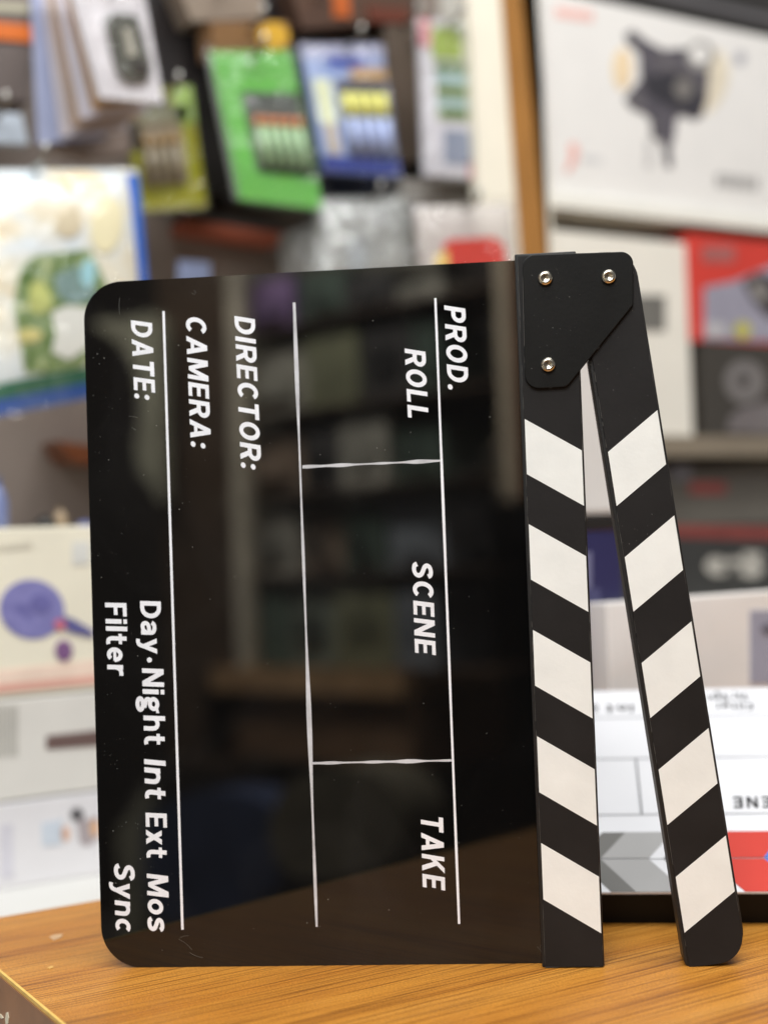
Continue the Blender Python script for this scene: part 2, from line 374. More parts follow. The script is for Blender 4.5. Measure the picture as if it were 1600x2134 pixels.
def rounded(poly, radii, n=8):
    """round each corner of a polygon (list of 2-D points) by its own radius"""
    out = []; k = len(poly)
    for i in range(k):
        p = Vector(poly[i]); r = radii[i]
        if r <= 0: out.append((p.x, p.y)); continue
        d0 = (Vector(poly[i - 1]) - p).normalized(); d1 = (Vector(poly[(i + 1) % k]) - p).normalized()
        half = d0.angle(d1) / 2; tl = r / math.tan(half); c = p + (d0 + d1).normalized() * (r / math.sin(half))
        s = p + d0 * tl - c; e = p + d1 * tl - c
        a0 = math.atan2(s.y, s.x); a1 = math.atan2(e.y, e.x); da = (a1 - a0 + math.pi) % (2 * math.pi) - math.pi
        for j in range(n + 1):
            t = a0 + da * j / n; out.append((c.x + r * math.cos(t), c.y + r * math.sin(t)))
    return out
def plate(name, poly, w0, w1, m, parent=None, bevel=0.0, segs=2):
    fr = [loc(a, b, w1) for a, b in poly]; bk = [loc(a, b, w0) for a, b in poly]
    v, f = prism_geo(fr, bk); return mesh(name, v, f, m, parent or cb, bevel=bevel, segs=segs)
BL_A = bl(190, 1200)[0]; BTOP = bl(700, 562)[1]
W_FACE = 0.0070                   # stick laminate front plane
aL = bl(1107, 1274, W_FACE)[0]; aR = bl(1227, 1274, W_FACE)[0]
tT = bl(1137, 530, W_FACE)[1]
board = plate("board", rounded([(BL_A, 0.0), (aR - 0.004, 0.0), (aR - 0.004, BTOP), (BL_A, BTOP)], [0.0175, 0, 0, 0.0165], 12), -0.003, 0.0, ACRYLIC)

def lettering(s, p0, p1, cap, shear, gap=0.15, w=0.0002, parent=None, m=INK):
    """p0, p1: photo pixels where the word's base line starts and ends; cap: pixel of the cap line beside p0"""
    pts, fs = word_geo(s, shear, gap)
    A, B, C = Vector(bl(*p0)), Vector(bl(*p1)), Vector(bl(*cap))
    X = (B - A); Ln = X.length; X.normalize(); Y = Vector((-X.y, X.x)); H = abs((C - A).dot(Y))
    x0 = min(p[0] for p in pts); x1 = max(p[0] for p in pts)
    v = []
    for x, y, k in pts:
        q = A + X * ((x - x0) / (x1 - x0) * Ln) + Y * (y * H); v.append(loc(q.x, q.y, w + 0.00001 * k))
    return mesh("lettering", v, fs, m, parent or cb)
lettering("DATE:", (273, 667), (280.5, 835), (317, 669), 0.20)
lettering("CAMERA:", (387, 662), (398, 936), (429.5, 665), 0.20)
lettering("DIRECTOR:", (488.5, 658), (502.5, 980), (531, 660), 0.20)
lettering("PROD.", (925.3, 636), (933, 812), (969, 638), 0.20)
lettering("ROLL", (843, 726), (850, 871), (886, 728), 0.20)
lettering("SCENE", (858, 1171), (865, 1367), (901, 1170), 0.14)
lettering("TAKE", (876.5, 1704), (881, 1857), (923, 1703), 0.18)
lettering("Filter", (219, 1256), (224.5, 1410), (263.5, 1256), 0.06, 0.12)
lettering("Sync", (237.5, 1800), (241, 1943), (280.5, 1800), 0.12, 0.12)
lettering("Day", (292, 1252.5), (296, 1364), (335, 1252), 0.06, 0.12)
lettering("Night", (296, 1393), (301, 1553), (341, 1393), 0.06, 0.12)
lettering("Int", (300.5, 1582), (303, 1667), (345, 1582), 0.10, 0.12)
lettering("Ext", (303.5, 1694), (306, 1789), (347.5, 1694), 0.06, 0.12)
lettering("Mos", (306, 1821), (309, 1943), (350.5, 1821), 0.12, 0.12)
_c = bl(311.6, 1375.5)
mesh("lettering", [loc(_c[0] + 0.0011 * math.cos(t), _c[1] + 0.0011 * math.sin(t), 0.0002) for t in [i * math.pi / 8 for i in range(16)]], [tuple(range(16))], INK, cb)
def rule(p0, p1, wpx, wob=0.0, m=INK):
    A, B = Vector(bl(*p0)), Vector(bl(*p1)); d = (B - A).normalized(); nrm = Vector((-d.y, d.x)); n = 40
    hw = wpx * 0.0002 / 2; v, f = [], []
    r = random.Random(int(p0[0])); ph = [r.random() * 6.28 for _ in range(3)]
    for i in range(n + 1):
        t = i / n; p = A.lerp(B, t); k = hw * (1 + wob * max(-0.4, 0.5 * math.sin(9 * t + ph[0]) + 0.5 * math.sin(23 * t + ph[1])))
        v += [loc(*(p + nrm * k), 0.00022), loc(*(p - nrm * k), 0.00022)]
        if i: f.append((2 * i - 2, 2 * i - 1, 2 * i + 1, 2 * i))
    mesh("ruled_line", v, f, m, cb)
rule((341, 648), (380.5, 1938), 5.4); rule((613, 630), (660, 1932), 6.0, 0.8, INK2); rule((907, 621), (956.5, 1926), 5.0, 0.2)
rule((630, 973), (917, 960), 5.0, 0.8, INK2); rule((650, 1591), (942, 1585), 5.0, 0.8, INK2)

# sticks: a core, a slightly smaller laminate face, cream stripes
def stick(name, poly, poly_face, stripes, radii_b, radii_f):
    s = plate(name, rounded(poly, radii_b), -0.0085, W_FACE - 0.0012, BODY, bevel=0.0005)
    fc = plate("face", rounded(poly_face, radii_f), W_FACE - 0.0012, W_FACE, CHAR, s, bevel=0.0002)
    for q in stripes: plate("white_stripe", q, W_FACE - 0.0003, W_FACE + 0.00012, CREAM, s)
    return s
e = 0.0012
edgeL = (aL, 0.0006); 
def bw(x, y): return Vector(bl(x, y, W_FACE))
def fixed_stripes():
    out = []; t0, b0 = bw(1090.5, 873)[1], bw(1094.5, 988)[1]; t4, b4 = bw(1127, 1757.6)[1], bw(1132.6, 1874)[1]
    rt0, rt4 = bw(1206.7, 937)[1], bw(1247.4, 1829.5)[1]
    sl = ((rt0 - t0) + (rt4 - t4)) / 2
    i0, i1 = aL + 0.0003, aR - 0.0003
    for i in range(5):
        t = t0 + (t4 - t0) * i / 4; h_ = (b0 - t0)
        out.append([(i0, t), (i1, t + sl), (i1, t + sl + h_), (i0, t + h_)])
    return out
fixed = stick("fixed_stick", [(aL - e, 0.0), (aR + 0.0006, 0.0), (aR + 0.0006, tT + 0.0011), (aL - e, tT + 0.0011)],
              [(aL, 0.0003), (aR, 0.0003), (aR, tT), (aL, tT)], fixed_stripes(), [0.0006] * 4, [0] * 4)
# swinging stick
p_lt, p_lb = bw(1265.6, 942), bw(1436, 2017.6); p_rt, p_rb = bw(1370.6, 854), bw(1532.7, 1859)
ax = (p_lt - p_lb).normalized()                           # along the stick, upwards
ax2 = (p_rt - p_rb).normalized(); ax = (ax + ax2).normalized(); nx_ = Vector((ax.y, -ax.x))   # to the right
wid = (p_rt - p_lb).dot(nx_) * 0.5 + (p_rb - p_lb).dot(nx_) * 0.5
def sp(s, t): p = p_lb + nx_ * s + ax * t; return (p.x, p.y)   # s across, t along
top_t = (bw(1285, 524) - p_lb).dot(ax)
def free_stripes():
    out = []; g = lambda x, y: (bw(x, y) - p_lb).dot(ax)
    l0, l4 = g(1265.6, 942), g(1408, 1828.5); h_ = g(1283, 1055) - l0; r0 = g(1370.6, 854); r4 = g(1513, 1742)
    sl = ((r0 - l0) + (r4 - l4)) / 2
    for i in range(5):
        t = l0 + (l4 - l0) * i / 4
        out.append([sp(0.0003, t), sp(wid - 0.0003, t + sl), sp(wid - 0.0003, t + sl + h_), sp(0.0003, t + h_)])
    return out
free = stick("swinging_stick", [sp(-0.0014, 0.0), sp(wid + 0.0008, 0.0), sp(wid + 0.0008, top_t + 0.0008), sp(-0.0014, top_t + 0.0008)],
             [sp(0, 0.0), sp(wid, 0.0), sp(wid, top_t), sp(0, top_t)], free_stripes(), [0.002, 0.013, 0.012, 0.006], [0, 0.011, 0.011, 0.005])
# hinge plate with three socket screws
wp = W_FACE + 0.0016
hp = [bl(x, y, wp) for x, y in [(1088, 531), (1319.5, 523), (1319, 635), (1181, 806), (1094, 811)]]
hinge = plate("hinge_plate", rounded(hp, [0.005, 0.005, 0.0022, 0.0035, 0.006]), W_FACE, wp, PLATE, bevel=0.00035)
def screw(x, y):
    a, b = bl(x, y, wp + 0.002); R = 0.0030; n = 24; v, f = [], []
    rings = [(R * 1.03, 0.0), (R * 1.03, 0.0009), (R * 0.96, 0.0016), (R * 0.80, 0.0021), (R * 0.62, 0.0022)]
    for r, h_ in rings:
        for k in range(n): t = 2 * math.pi * k / n; v.append(loc(a + r * math.cos(t), b + r * math.sin(t), wp - 0.0002 + h_))
    for i in range(len(rings) - 1):
        for k in range(n): f.append((i * n + k, i * n + (k + 1) % n, (i + 1) * n + (k + 1) % n, (i + 1) * n + k))
    base = len(v); off = 0.3 + x
    for depth in (0.0021, 0.0006):
        for k in range(n):
            t = 2 * math.pi * k / n; hexr = R * 0.56 * math.cos(math.pi / 6) / math.cos(((t + off) % (math.pi / 3)) - math.pi / 6)
            v.append(loc(a + hexr * math.cos(t), b + hexr * math.sin(t), wp - 0.0002 + depth))
    for k in range(n):
        f.append(((len(rings) - 1) * n + k, (len(rings) - 1) * n + (k + 1) % n, base + (k + 1) % n, base + k))
        f.append((base + k, base + (k + 1) % n, base + n + (k + 1) % n, base + n + k))
    v.append(loc(a, b, wp + 0.0001)); c = len(v) - 1
    for k in range(n): f.append((base + n + k, base + n + (k + 1) % n, c))
    mesh("screw", v, f, STEEL, cb)
for x, y in [(1136, 578), (1268.4, 574.7), (1142, 758.8)]: screw(x, y)
# dust, lint and fine scratches lying on the board and plate
def dust():
    r = random.Random(4); v, f = [], []
    def fleck(a, b, w, s):
        n = r.choice((4, 5, 6)); i0 = len(v)
        for k in range(n):
            t = 2 * math.pi * k / n; q = s * (0.5 + r.random()); v.append(loc(a + q * math.cos(t), b + q * math.sin(t), w))
        f.append(tuple(range(i0, i0 + n)))
    def hair(a, b, w, L, ang, curl, th):
        n = 8; pa = Vector((a, b)); i0 = len(v)
        for k in range(n + 1):
            d = Vector((math.cos(ang), math.sin(ang))); nn = Vector((-d.y, d.x)) * th
            v.append(loc(*(pa + nn), w)); v.append(loc(*(pa - nn), w)); pa = pa + d * (L / n); ang += curl / n
            if k: f.append((i0 + 2 * k - 2, i0 + 2 * k - 1, i0 + 2 * k + 1, i0 + 2 * k))
    for _ in range(260):
        a = BL_A + 0.004 + r.random() * 0.185; b = 0.006 + r.random() * (BTOP - 0.012)
        if r.random() < 0.45: a = BL_A + 0.003 + abs(r.gauss(0, 0.013)); 
        if a - BL_A < 0.018 and not (0.02 < b < BTOP - 0.02): continue
        if a > aL - 0.003: continue
        fleck(a, b, 0.0003, 0.00006 + 0.00013 * r.random() ** 3)
    for _ in range(40):
        t = r.random(); fleck(*sp(wid * r.random(), top_t * (0.55 + 0.4 * r.random())), W_FACE + 0.0001, 0.00006 + 0.00008 * r.random() ** 2)
    for _ in range(26):
        fleck(*bl(1095 + 120 * r.random(), 560 + 220 * r.random(), wp), wp + 0.00015, 0.00006 + 0.00009 * r.random() ** 2)
    for x, y, L, ang, cu in [(250, 620, 0.009, -1.8, 0.5), (405, 605, 0.004, -0.6, -4), (268, 868, 0.005, 0.1, -.6), (275, 890, 0.003, -1, 1), (372, 1958, 0.009, -0.4, -0.6), (395, 1985, 0.008, -0.6, .5), (375, 1955, .005, .5, -.7), (1130, 1990, 0.005, 1.8, .8), (1125, 1975, .004, 1.2, -1)]:
        a, b = bl(x, y); hair(a, b, 0.0003, L * 0.8, ang, cu, 0.000022)
    d = mesh("dust", v, f, mat(170, 170, 164, rough=0.8, alpha=0.8), cb); d['kind'] = 'stuff'
dust()
def wear_highlights():
    """rubbed edges and painted edge highlights on laminate and hinge plate, in short lengths"""
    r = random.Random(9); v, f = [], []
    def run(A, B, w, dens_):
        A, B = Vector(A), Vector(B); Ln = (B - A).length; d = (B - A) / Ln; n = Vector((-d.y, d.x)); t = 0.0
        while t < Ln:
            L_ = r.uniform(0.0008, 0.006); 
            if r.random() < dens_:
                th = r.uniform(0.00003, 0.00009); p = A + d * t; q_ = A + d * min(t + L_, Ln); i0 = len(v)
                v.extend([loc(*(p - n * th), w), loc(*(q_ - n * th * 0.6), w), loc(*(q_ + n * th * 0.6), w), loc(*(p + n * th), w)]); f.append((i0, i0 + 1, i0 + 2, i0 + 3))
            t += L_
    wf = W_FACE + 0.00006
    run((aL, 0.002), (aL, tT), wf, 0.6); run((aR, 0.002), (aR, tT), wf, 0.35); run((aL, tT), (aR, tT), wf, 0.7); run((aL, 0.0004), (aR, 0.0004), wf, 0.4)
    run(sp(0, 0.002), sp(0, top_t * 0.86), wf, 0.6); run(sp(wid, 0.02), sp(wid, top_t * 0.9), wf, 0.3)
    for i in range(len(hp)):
        A, B = Vector(hp[i]), Vector(hp[(i + 1) % len(hp)]); run(A.lerp(B, 0.16), A.lerp(B, 0.84), wp + 0.00003, 0.75 if i in (0, 4) else 0.12)  # dense runs paint the plate's specular edge lines
    o = mesh("edge_wear_highlight", v, f, mat(104, 103, 98, rough=0.6, alpha=0.8), cb); o['kind'] = 'stuff'
wear_highlights()

# ------------------------------------------------------------------ the white clapperboard lying behind, its sticks towards the viewer
g0, g1 = onZ(1260, 1925), onZ(1600, 1925)
WU = (g1 - g0).normalized(); WB = Vector((-WU.y, WU.x, 0))
if WB.dot(g0) < 0: WB = -WB
TILT = math.radians(21); TH = 0.0165
WV = WB * math.cos(TILT) + UP * math.sin(TILT); WN = WU.cross(WV)
if WN.z < 0: WN = -WN
org = g0 + WU * (-0.012)
wc = thing("clapperboard", "white clapperboard with red and grey striped sticks lying upside down behind the black one", "clapperboard", org)
wc.rotation_mode = 'QUATERNION'
wc.rotation_quaternion = Matrix(((WU.x, WV.x, WN.x), (WU.y, WV.y, WN.y), (WU.z, WV.z, WN.z))).to_quaternion()
P0 = org + WN * TH
def wl(x, y):
    q = hit(x, y, P0, WN) - org; return (q.dot(WU), q.dot(WV))
yS = wl(1330, 1735)[1]; yM = wl(1330, 1791)[1]; yE = wl(1330, 1437)[1]
WID = 0.27
def wbox(name, x0, x1, y0, y1, z0, z1, m, bevel=0.0, parent=None):
    v, f = box_geo(x0, x1, y0, y1, z0, z1); return mesh(name, v, f, m, parent or wc, bevel=bevel)
wbox("base", -0.002, WID, 0.0, yS, 0.0, TH - 0.001, mat(10, 10, 10, rough=0.5, spec=0.2))
wbox("board", 0, WID, yS + 0.0004, yE, TH - 0.006, TH - 0.0005, mat(230, 230, 233, rough=0.3, var=0.01), bevel=0.0005)
wst = [wbox("stick", 0, WID, 0.0002, yM - 0.0004, TH - 0.001, TH, mat(228, 228, 231, rough=0.35, var=0.01)), wbox("stick", 0, WID, yM + 0.0004, yS - 0.0002, TH - 0.001, TH, mat(228, 228, 231, rough=0.35, var=0.01))]
def wpoly(name, pts, m, h_=0.0003, parent=None):
    v, f = prism_geo([Vector((a, b, TH + h_)) for a, b in pts], [Vector((a, b, TH - 0.0003)) for a, b in pts]); mesh(name, v, f, m, parent or wc)
cols = [(112, 111, 108), (168, 167, 166), None, (62, 60, 58), None, (200, 60, 48), (70, 116, 200), None, (90, 150, 90), None, (60, 58, 56)]
x_edges = [wl(x, 1791)[0] for x in (1195, 1252, 1352, 1384, 1430, 1470, 1592, 1640)]
while len(x_edges) < len(cols) + 1: x_edges.append(x_edges[-1] + 0.016)
for i, c in enumerate(cols):
    if c is None: continue
    a0, a1 = x_edges[i], x_edges[i + 1]
    if a0 < 0: a0 = 0.0005
    if a1 > WID - 0.03: break
    sh1 = (yS - yM) * 0.55
    mt = mat(*c, rough=0.4, var=0.03)
    wpoly("stripe", [(a0, yM + 0.0005), (a1, yM + 0.0005), (a1 + sh1, yS - 0.0003), (a0 + sh1, yS - 0.0003)], mt, parent=wst[1])
    wpoly("stripe", [(a0 + sh1 * 1.2, 0.0004), (a1 + sh1 * 1.2, 0.0004), (a1, yM - 0.0005), (a0, yM - 0.0005)], mt, parent=wst[0])
def wrule(p0, p1, w_):
    A, B = Vector(wl(*p0)), Vector(wl(*p1)); d = (B - A).normalized(); n_ = Vector((-d.y, d.x)) * w_ / 2
    wpoly("ruled_line", [tuple(A + n_), tuple(B + n_), tuple(B - n_), tuple(A - n_)], mat(120, 120, 122, rough=0.5), -0.0002)
yl1, yl2, yl3 = wl(1330, 1697)[1], wl(1330, 1580)[1], wl(1330, 1494)[1]
for yy, x0 in ((yl1, 0.004), (yl2, 0.004), (yl3, 0.004)):
    wpoly("ruled_line", [(x0, yy - 0.0004), (WID - 0.01, yy - 0.0004), (WID - 0.01, yy + 0.0004), (x0, yy + 0.0004)], mat(150, 150, 152, rough=0.5), -0.0002)
for xx in (1331, 1720): 
    a_ = wl(xx, 1640)[0]; wpoly("ruled_line", [(a_ - 0.0005, yl1), (a_ + 0.0005, yl1), (a_ + 0.0005, yl2), (a_ - 0.0005, yl2)], mat(110, 110, 114, rough=0.5), -0.0002)
def wtext(s, x0, x1, ytop, ybot):
    """upside-down word filling the pixel box x0..x1, ytop..ybot"""
    pts, fs = word_geo(s, 0.1, 0.25); A = wl(x0, ytop); B = wl(x1, ybot)
    mx0 = min(p[0] for p in pts); mx1 = max(p[0] for p in pts); v = []
    for x, y, k in pts:
        a = B[0] + (A[0] - B[0]) * (x - mx0) / (mx1 - mx0); b = A[1] + (B[1] - A[1]) * y
        v.append(Vector((a, b, TH - 0.0002 + 0.00001 * k)))
    mesh("lettering", v, fs, mat(40, 38, 40, rough=0.5), wc)
wtext("SCENE", 1524, 1672, 1660, 1682); wtext("Int", 1262, 1322, 1468, 1484); wtext("Day Night", 1470, 1560, 1446, 1459); wtext("Filter", 1488, 1572, 1464, 1478)
wtext("Mos", 1225, 1246, 1468, 1484)

# small carton that carries the raised far side of the white clapperboard
_y = yE * 0.70; _s = _y * math.cos(TILT) - (TH - 0.006) * math.sin(TILT); _z = _y * math.sin(TILT) + (TH - 0.006) * math.cos(TILT)
pc = thing("box", "small dark carton propping up the far side of the white clapperboard", "box", Vector((org.x, org.y, 0)) + WU * 0.13 + WB * (_s + 0.018))
pc.rotation_euler = (0, 0, math.atan2(WU.y, WU.x))
_v, _f = box_geo(-0.07, 0.07, -0.018, 0.018, 0.0, _z + 0.0004); mesh("carton", _v, _f, mat(44, 42, 42, rough=0.5), pc, bevel=0.0008)
_v, _f = box_geo(-0.008, 0.008, -0.0184, 0.0184, _z * 0.25, _z * 0.75); mesh("tape", _v, _f, mat(150, 132, 100, rough=0.35), pc)
# ------------------------------------------------------------------ things standing at the back of the table
def carton(name, label, cat, px0, px1, ytop, ybot, Y, depth, m, group=None, base=None, bevel=0.001):
    """upright box: its front face on the plane Y between pixel columns px0 and px1 (measured at mid height)"""
    ym = (ytop + ybot) / 2 if ybot else ytop
    X0, X1 = onY(px0, ym, Y).x, onY(px1, ym, Y).x
    z1 = onY((px0 + px1) / 2, ytop, Y).z; z0 = base if base is not None else onY((px0 + px1) / 2, ybot, Y).z
    t = thing(name, label, cat, Vector(((X0 + X1) / 2, Y + depth / 2, z0)), group)
    boxw("carton", X0, X1, Y, Y + depth, z0, z1, m, t, bevel=bevel)
    return t, X0, X1, z0, z1
def face(t, name, px, Y, m, lift=0.0006):
    return slab(name, px, Y, 0.0004, m, t, lift)
t, *_ = carton("box", "pale beige cardboard box with lilac panel behind the white clapperboard", "box", 1262, 1760, 1240, None, 0.648, 0.018, mat(234, 229, 224, rough=0.5, var=0.03), base=0.0)
face(t, "printed_panel", rquad(1562, 1272, 1740, 1425), 0.648, mat(160, 160, 176, rough=0.5))
face(t, "printed_mark", ellipse_px(1598, 1310, 14, 12), 0.648, mat(110, 108, 120, rough=0.5), 0.0012)
t, X0, X1, z0, z1 = carton("canister", "dark blue box with pale stripe standing beside the beige box", "box", 1165, 1292, 1105, None, 0.668, 0.029, mat(36, 35, 78, rough=0.35, var=0.1), base=0.0)
face(t, "printed_panel", rquad(1166, 1150, 1232, 1225), 0.668, mat(104, 104, 134, rough=0.4)); face(t, "printed_panel", rquad(1166, 1225, 1250, 1420), 0.668, mat(66, 66, 104, rough=0.4))
t.name = "box"
t2 = thing("lid", "black flat tray lying on top of the dark blue box", "tray", Vector(((X0 + X1) / 2, 0.68, z1)))
boxw("tray", X0 - 0.006, X1 + 0.004, 0.667, 0.697, z1 + 0.0002, z1 + 0.0085, mat(18, 16, 15, rough=0.5), t2, bevel=0.001)
t2.name = "tray"
t, *_ = carton("box", "plain white rounded carton standing on the black tray", "box", 1152, 1296, 640, None, 0.668, 0.028, mat(214, 212, 208, rough=0.4, var=0.02), base=z1 + 0.0086, bevel=0.004)

# ------------------------------------------------------------------ right shelf unit
SY = 1.08                        # front plane of the shelf unit
su = thing("shelf_unit", "white shelving unit with a brown wood strip full of boxed camera gear", "shelf", Vector((1.2, SY + 0.15, -0.75)))
Xp0, Xp1 = onY(1118, 240, SY).x, onY(1141, 410, SY).x
zs1t, zs1b = onY(1141, 400, SY).z, onY(1141, 428, SY).z
zs2t, zs2b = onY(1500, 908, SY).z, onY(1500, 950, SY).z
SHELF = mat(232, 230, 220, rough=0.5, var=0.03)
XR = 1.75
boxw("side_panel", Xp1 - 0.022, Xp1 - 0.0005, SY, SY + 0.33, -0.75, 1.1, SHELF, su)
boxw("side_panel", XR, XR + 0.02, SY, SY + 0.33, -0.75, 1.1, SHELF, su)
boxw("shelf_board", Xp1, XR, SY + 0.001, SY + 0.32, zs1b, zs1t, SHELF, su)
boxw("shelf_board", Xp1, XR, SY + 0.001, SY + 0.32, zs2b, zs2t, mat(132, 121, 104, rough=0.5), su)
zs3t = onY(1500, 1262, SY).z
boxw("shelf_board", Xp1, XR, SY + 0.001, SY + 0.32, zs3t - 0.02, zs3t, SHELF, su)
boxw("back_panel", Xp1, XR, SY + 0.32, SY + 0.33, -0.7, 1.1, mat(70, 64, 58, rough=0.7), su)
slab("wood_strip", [(1046, -30), (1085, -30), (1143, 560), (1090, 560)], SY - 0.004, 0.003, mat(156, 108, 50, rough=0.45, var=0.12, scale=20), su)
slab("front_panel", [(972, -30), (1118, -30), (1160, 640), (1012, 640)], SY, 0.012, mat(238, 232, 214, rough=0.5, var=0.02), su)

GOLD = mat(232, 214, 176, rough=0.5)
t, X0, X1, z0, z1 = carton("box", "large white box printed with a black studio light on the upper shelf", "box", 1127, 1640, 30, None, SY + 0.012, 0.24, mat(226, 224, 220, rough=0.45, var=0.02), base=zs1t)
Yb = SY + 0.012
face(t, "printed_halo", ellipse_px(1296, 143, 20, 44), Yb, mat(228, 206, 170, rough=0.5))
face(t, "printed_halo", ellipse_px(1475, 170, 40, 70, rot=0.3), Yb, mat(224, 214, 192, rough=0.5))
LAMP = mottled("printed_metal", [(58, 56, 62), (88, 84, 92), (84, 80, 84), (132, 128, 128)], 42, 0.45); LAMPD = mat(52, 50, 56, rough=0.45, var=0.2, scale=60)
face(t, "printed_lamp", [(1301, 68), (1318, 62), (1345, 84), (1382, 103), (1425, 100), (1460, 120), (1476, 150), (1472, 205), (1462, 240), (1448, 250), (1420, 240), (1408, 246), (1404, 285), (1396, 310), (1400, 338), (1398, 350), (1385, 346), (1382, 318), (1376, 292), (1358, 288), (1354, 250), (1342, 236), (1318, 228), (1300, 208), (1312, 190), (1334, 165), (1330, 110), (1305, 86)], Yb, LAMP, 0.0010)
face(t, "printed_lamp", [(1338, 160), (1400, 148), (1440, 160), (1470, 210), (1450, 245), (1400, 226), (1345, 196)], Yb, LAMPD, 0.0014)
face(t, "printed_lamp", ellipse_px(1422, 184, 20, 24), Yb, mat(120, 116, 112, rough=0.4), 0.0018)
ring = ellipse_px(1458, 115, 31, 31, 18); face(t, "printed_handle", ring, Yb, mat(150, 148, 144, rough=0.4), 0.0012); face(t, "printed_handle", ellipse_px(1456, 113, 18, 17), Yb, mat(232, 230, 226, rough=0.5), 0.0018)
face(t, "printed_stand", rquad(1344, 290, 1357, 348), Yb, mat(190, 188, 186, rough=0.5), 0.0008)
PINK = mat(228, 176, 166, rough=0.5); LGREY = mat(196, 196, 196, rough=0.5)
for i in range(5): face(t, "printed_mark", rquad(1158 + i * 16, 14 + i * 2, 1170 + i * 16, 36 + i * 2), Yb, PINK)
face(t, "printed_mark", [(1184, 300), (1200, 296), (1206, 318), (1196, 346), (1182, 360), (1176, 352), (1188, 330)], Yb, PINK)
for i in range(4): face(t, "printed_mark", rquad(1212 + i * 11, 323 + i, 1220 + i * 11, 338 + i), Yb, LGREY)
for i in range(5): face(t, "printed_mark", rquad(1492 + i * 18, 362 + i * 2, 1505 + i * 18, 388 + i * 2), Yb, mat(150, 148, 146, rough=0.5))
face(t, "printed_mark", ellipse_px(1541, 121, 12, 14), Yb, mat(168, 168, 174, rough=0.5))
t2 = thing("camera_case", "black case lying on the large white light box", "case", Vector(((X0 + X1) / 2, Yb + 0.12, z1)))
boxw("case", X0 + 0.10, X1 + 0.06, Yb + 0.004, Yb + 0.2, z1, z1 + 0.09, mat(44, 42, 40, rough=0.5), t2, bevel=0.004)
boxw("zip_band", X0 + 0.11, X1 + 0.03, Yb + 0.0015, Yb + 0.02, z1 + 0.018, z1 + 0.026, mat(96, 94, 96, rough=0.4), t2)

t, X0, X1, z0, z1 = carton("box", "tall cream white box with a grey square window under the light box", "box", 1146, 1428, 492, None, SY + 0.01, 0.2, mat(230, 226, 214, rough=0.45, var=0.02), base=zs2t)
face(t, "printed_window", rquad(1300, 615, 1386, 690), SY + 0.01, mat(112, 110, 104, rough=0.4)); face(t, "printed_mark", ellipse_px(1228, 848, 14, 30), SY + 0.01, mat(120, 118, 116, rough=0.4))
Y4 = SY + 0.008
t, X0, X1, z0, z1b = carton("box", "black box printed with a grey ring lens standing on the beige shelf", "box", 1458, 1690, 718, None, Y4, 0.2, mat(62, 58, 52, rough=0.5, var=0.06), base=zs2t)
face(t, "printed_ring", ellipse_px(1551, 795, 42, 45, 24), Y4, mat(118, 114, 112, rough=0.4)); face(t, "printed_ring", ellipse_px(1547, 792, 14, 14), Y4, mat(76, 72, 70, rough=0.4), 0.0012)
face(t, "printed_foot", [(1520, 870), (1545, 850), (1600, 836), (1640, 860), (1640, 905), (1515, 900)], Y4, mat(112, 106, 106, rough=0.4))
t, X0, X1, z0, z1 = carton("box", "red and grey box printed with a black gadget and yellow dot", "box", 1430, 1690, 497, None, Y4, 0.2, mat(204, 60, 48, rough=0.45, var=0.05), base=z1b + 0.0006)
face(t, "printed_panel", [(1466, 598), (1530, 585), (1640, 540), (1640, 712), (1466, 708)], Y4, mat(150, 148, 162, rough=0.45))
face(t, "printed_panel", rquad(1462, 512, 1530, 546), Y4, mat(164, 96, 92, rough=0.45))
face(t, "printed_gadget", [(1545, 588), (1570, 570), (1600, 572), (1650, 620), (1650, 668), (1598, 662), (1570, 630)], Y4, mat(66, 60, 62, rough=0.4), 0.0012)
face(t, "printed_gadget", [(1560, 596), (1576, 586), (1600, 612), (1590, 630), (1574, 622)], Y4, mat(140, 136, 130, rough=0.3), 0.0016)
face(t, "printed_dot", ellipse_px(1546, 688, 17, 18), Y4, mat(188, 182, 84, rough=0.4), 0.0012); face(t, "printed_label", rquad(1470, 672, 1510, 702), Y4, mat(182, 180, 182, rough=0.4), 0.0012)
Y5 = SY + 0.03
t, X0, X1, z0, z1b = carton("box", "black box with large white lettering and a red stripe", "box", 1180, 1660, 1098, None, Y5, 0.2, mat(56, 56, 54, rough=0.45, var=0.08), base=zs3t)
face(t, "printed_stripe", [(1180, 1090), (1660, 1100), (1660, 1126), (1180, 1112)], Y5, mat(136, 62, 56, rough=0.45))
def wall_text(s, q, Y, m, t, bold=0.05):
    pts, fs = text_mesh(s, 0, bold); xs = [p[0] for p in pts]; ys = [p[1] for p in pts]; v = []
    for x, y in pts:
        p = onY(*inq(q, (x - min(xs)) / (max(xs) - min(xs)), 1 - (y - min(ys)) / (max(ys) - min(ys))), Y); v.append(p + Vector((0, -0.0012, 0)) - t.location)
    mesh("lettering", v, fs, m, t)
wall_text("eg5", [(1468, 1146), (1588, 1152), (1588, 1218), (1468, 1212)], Y5, mat(196, 192, 182, rough=0.5), t, 0.09)
t, X0, X1, z0, z1 = carton("box", "dark grey box with a small red label on top of the lettered black box", "box", 1190, 1660, 975, None, Y5, 0.2, mat(98, 94, 86, rough=0.45, var=0.15, scale=12), base=z1b + 0.0006)
face(t, "printed_label", rquad(1436, 1004, 1512, 1030), Y5, mat(150, 72, 66, rough=0.45)); face(t, "printed_panel", rquad(1398, 968, 1440, 1000), Y5, mat(132, 134, 144, rough=0.4))

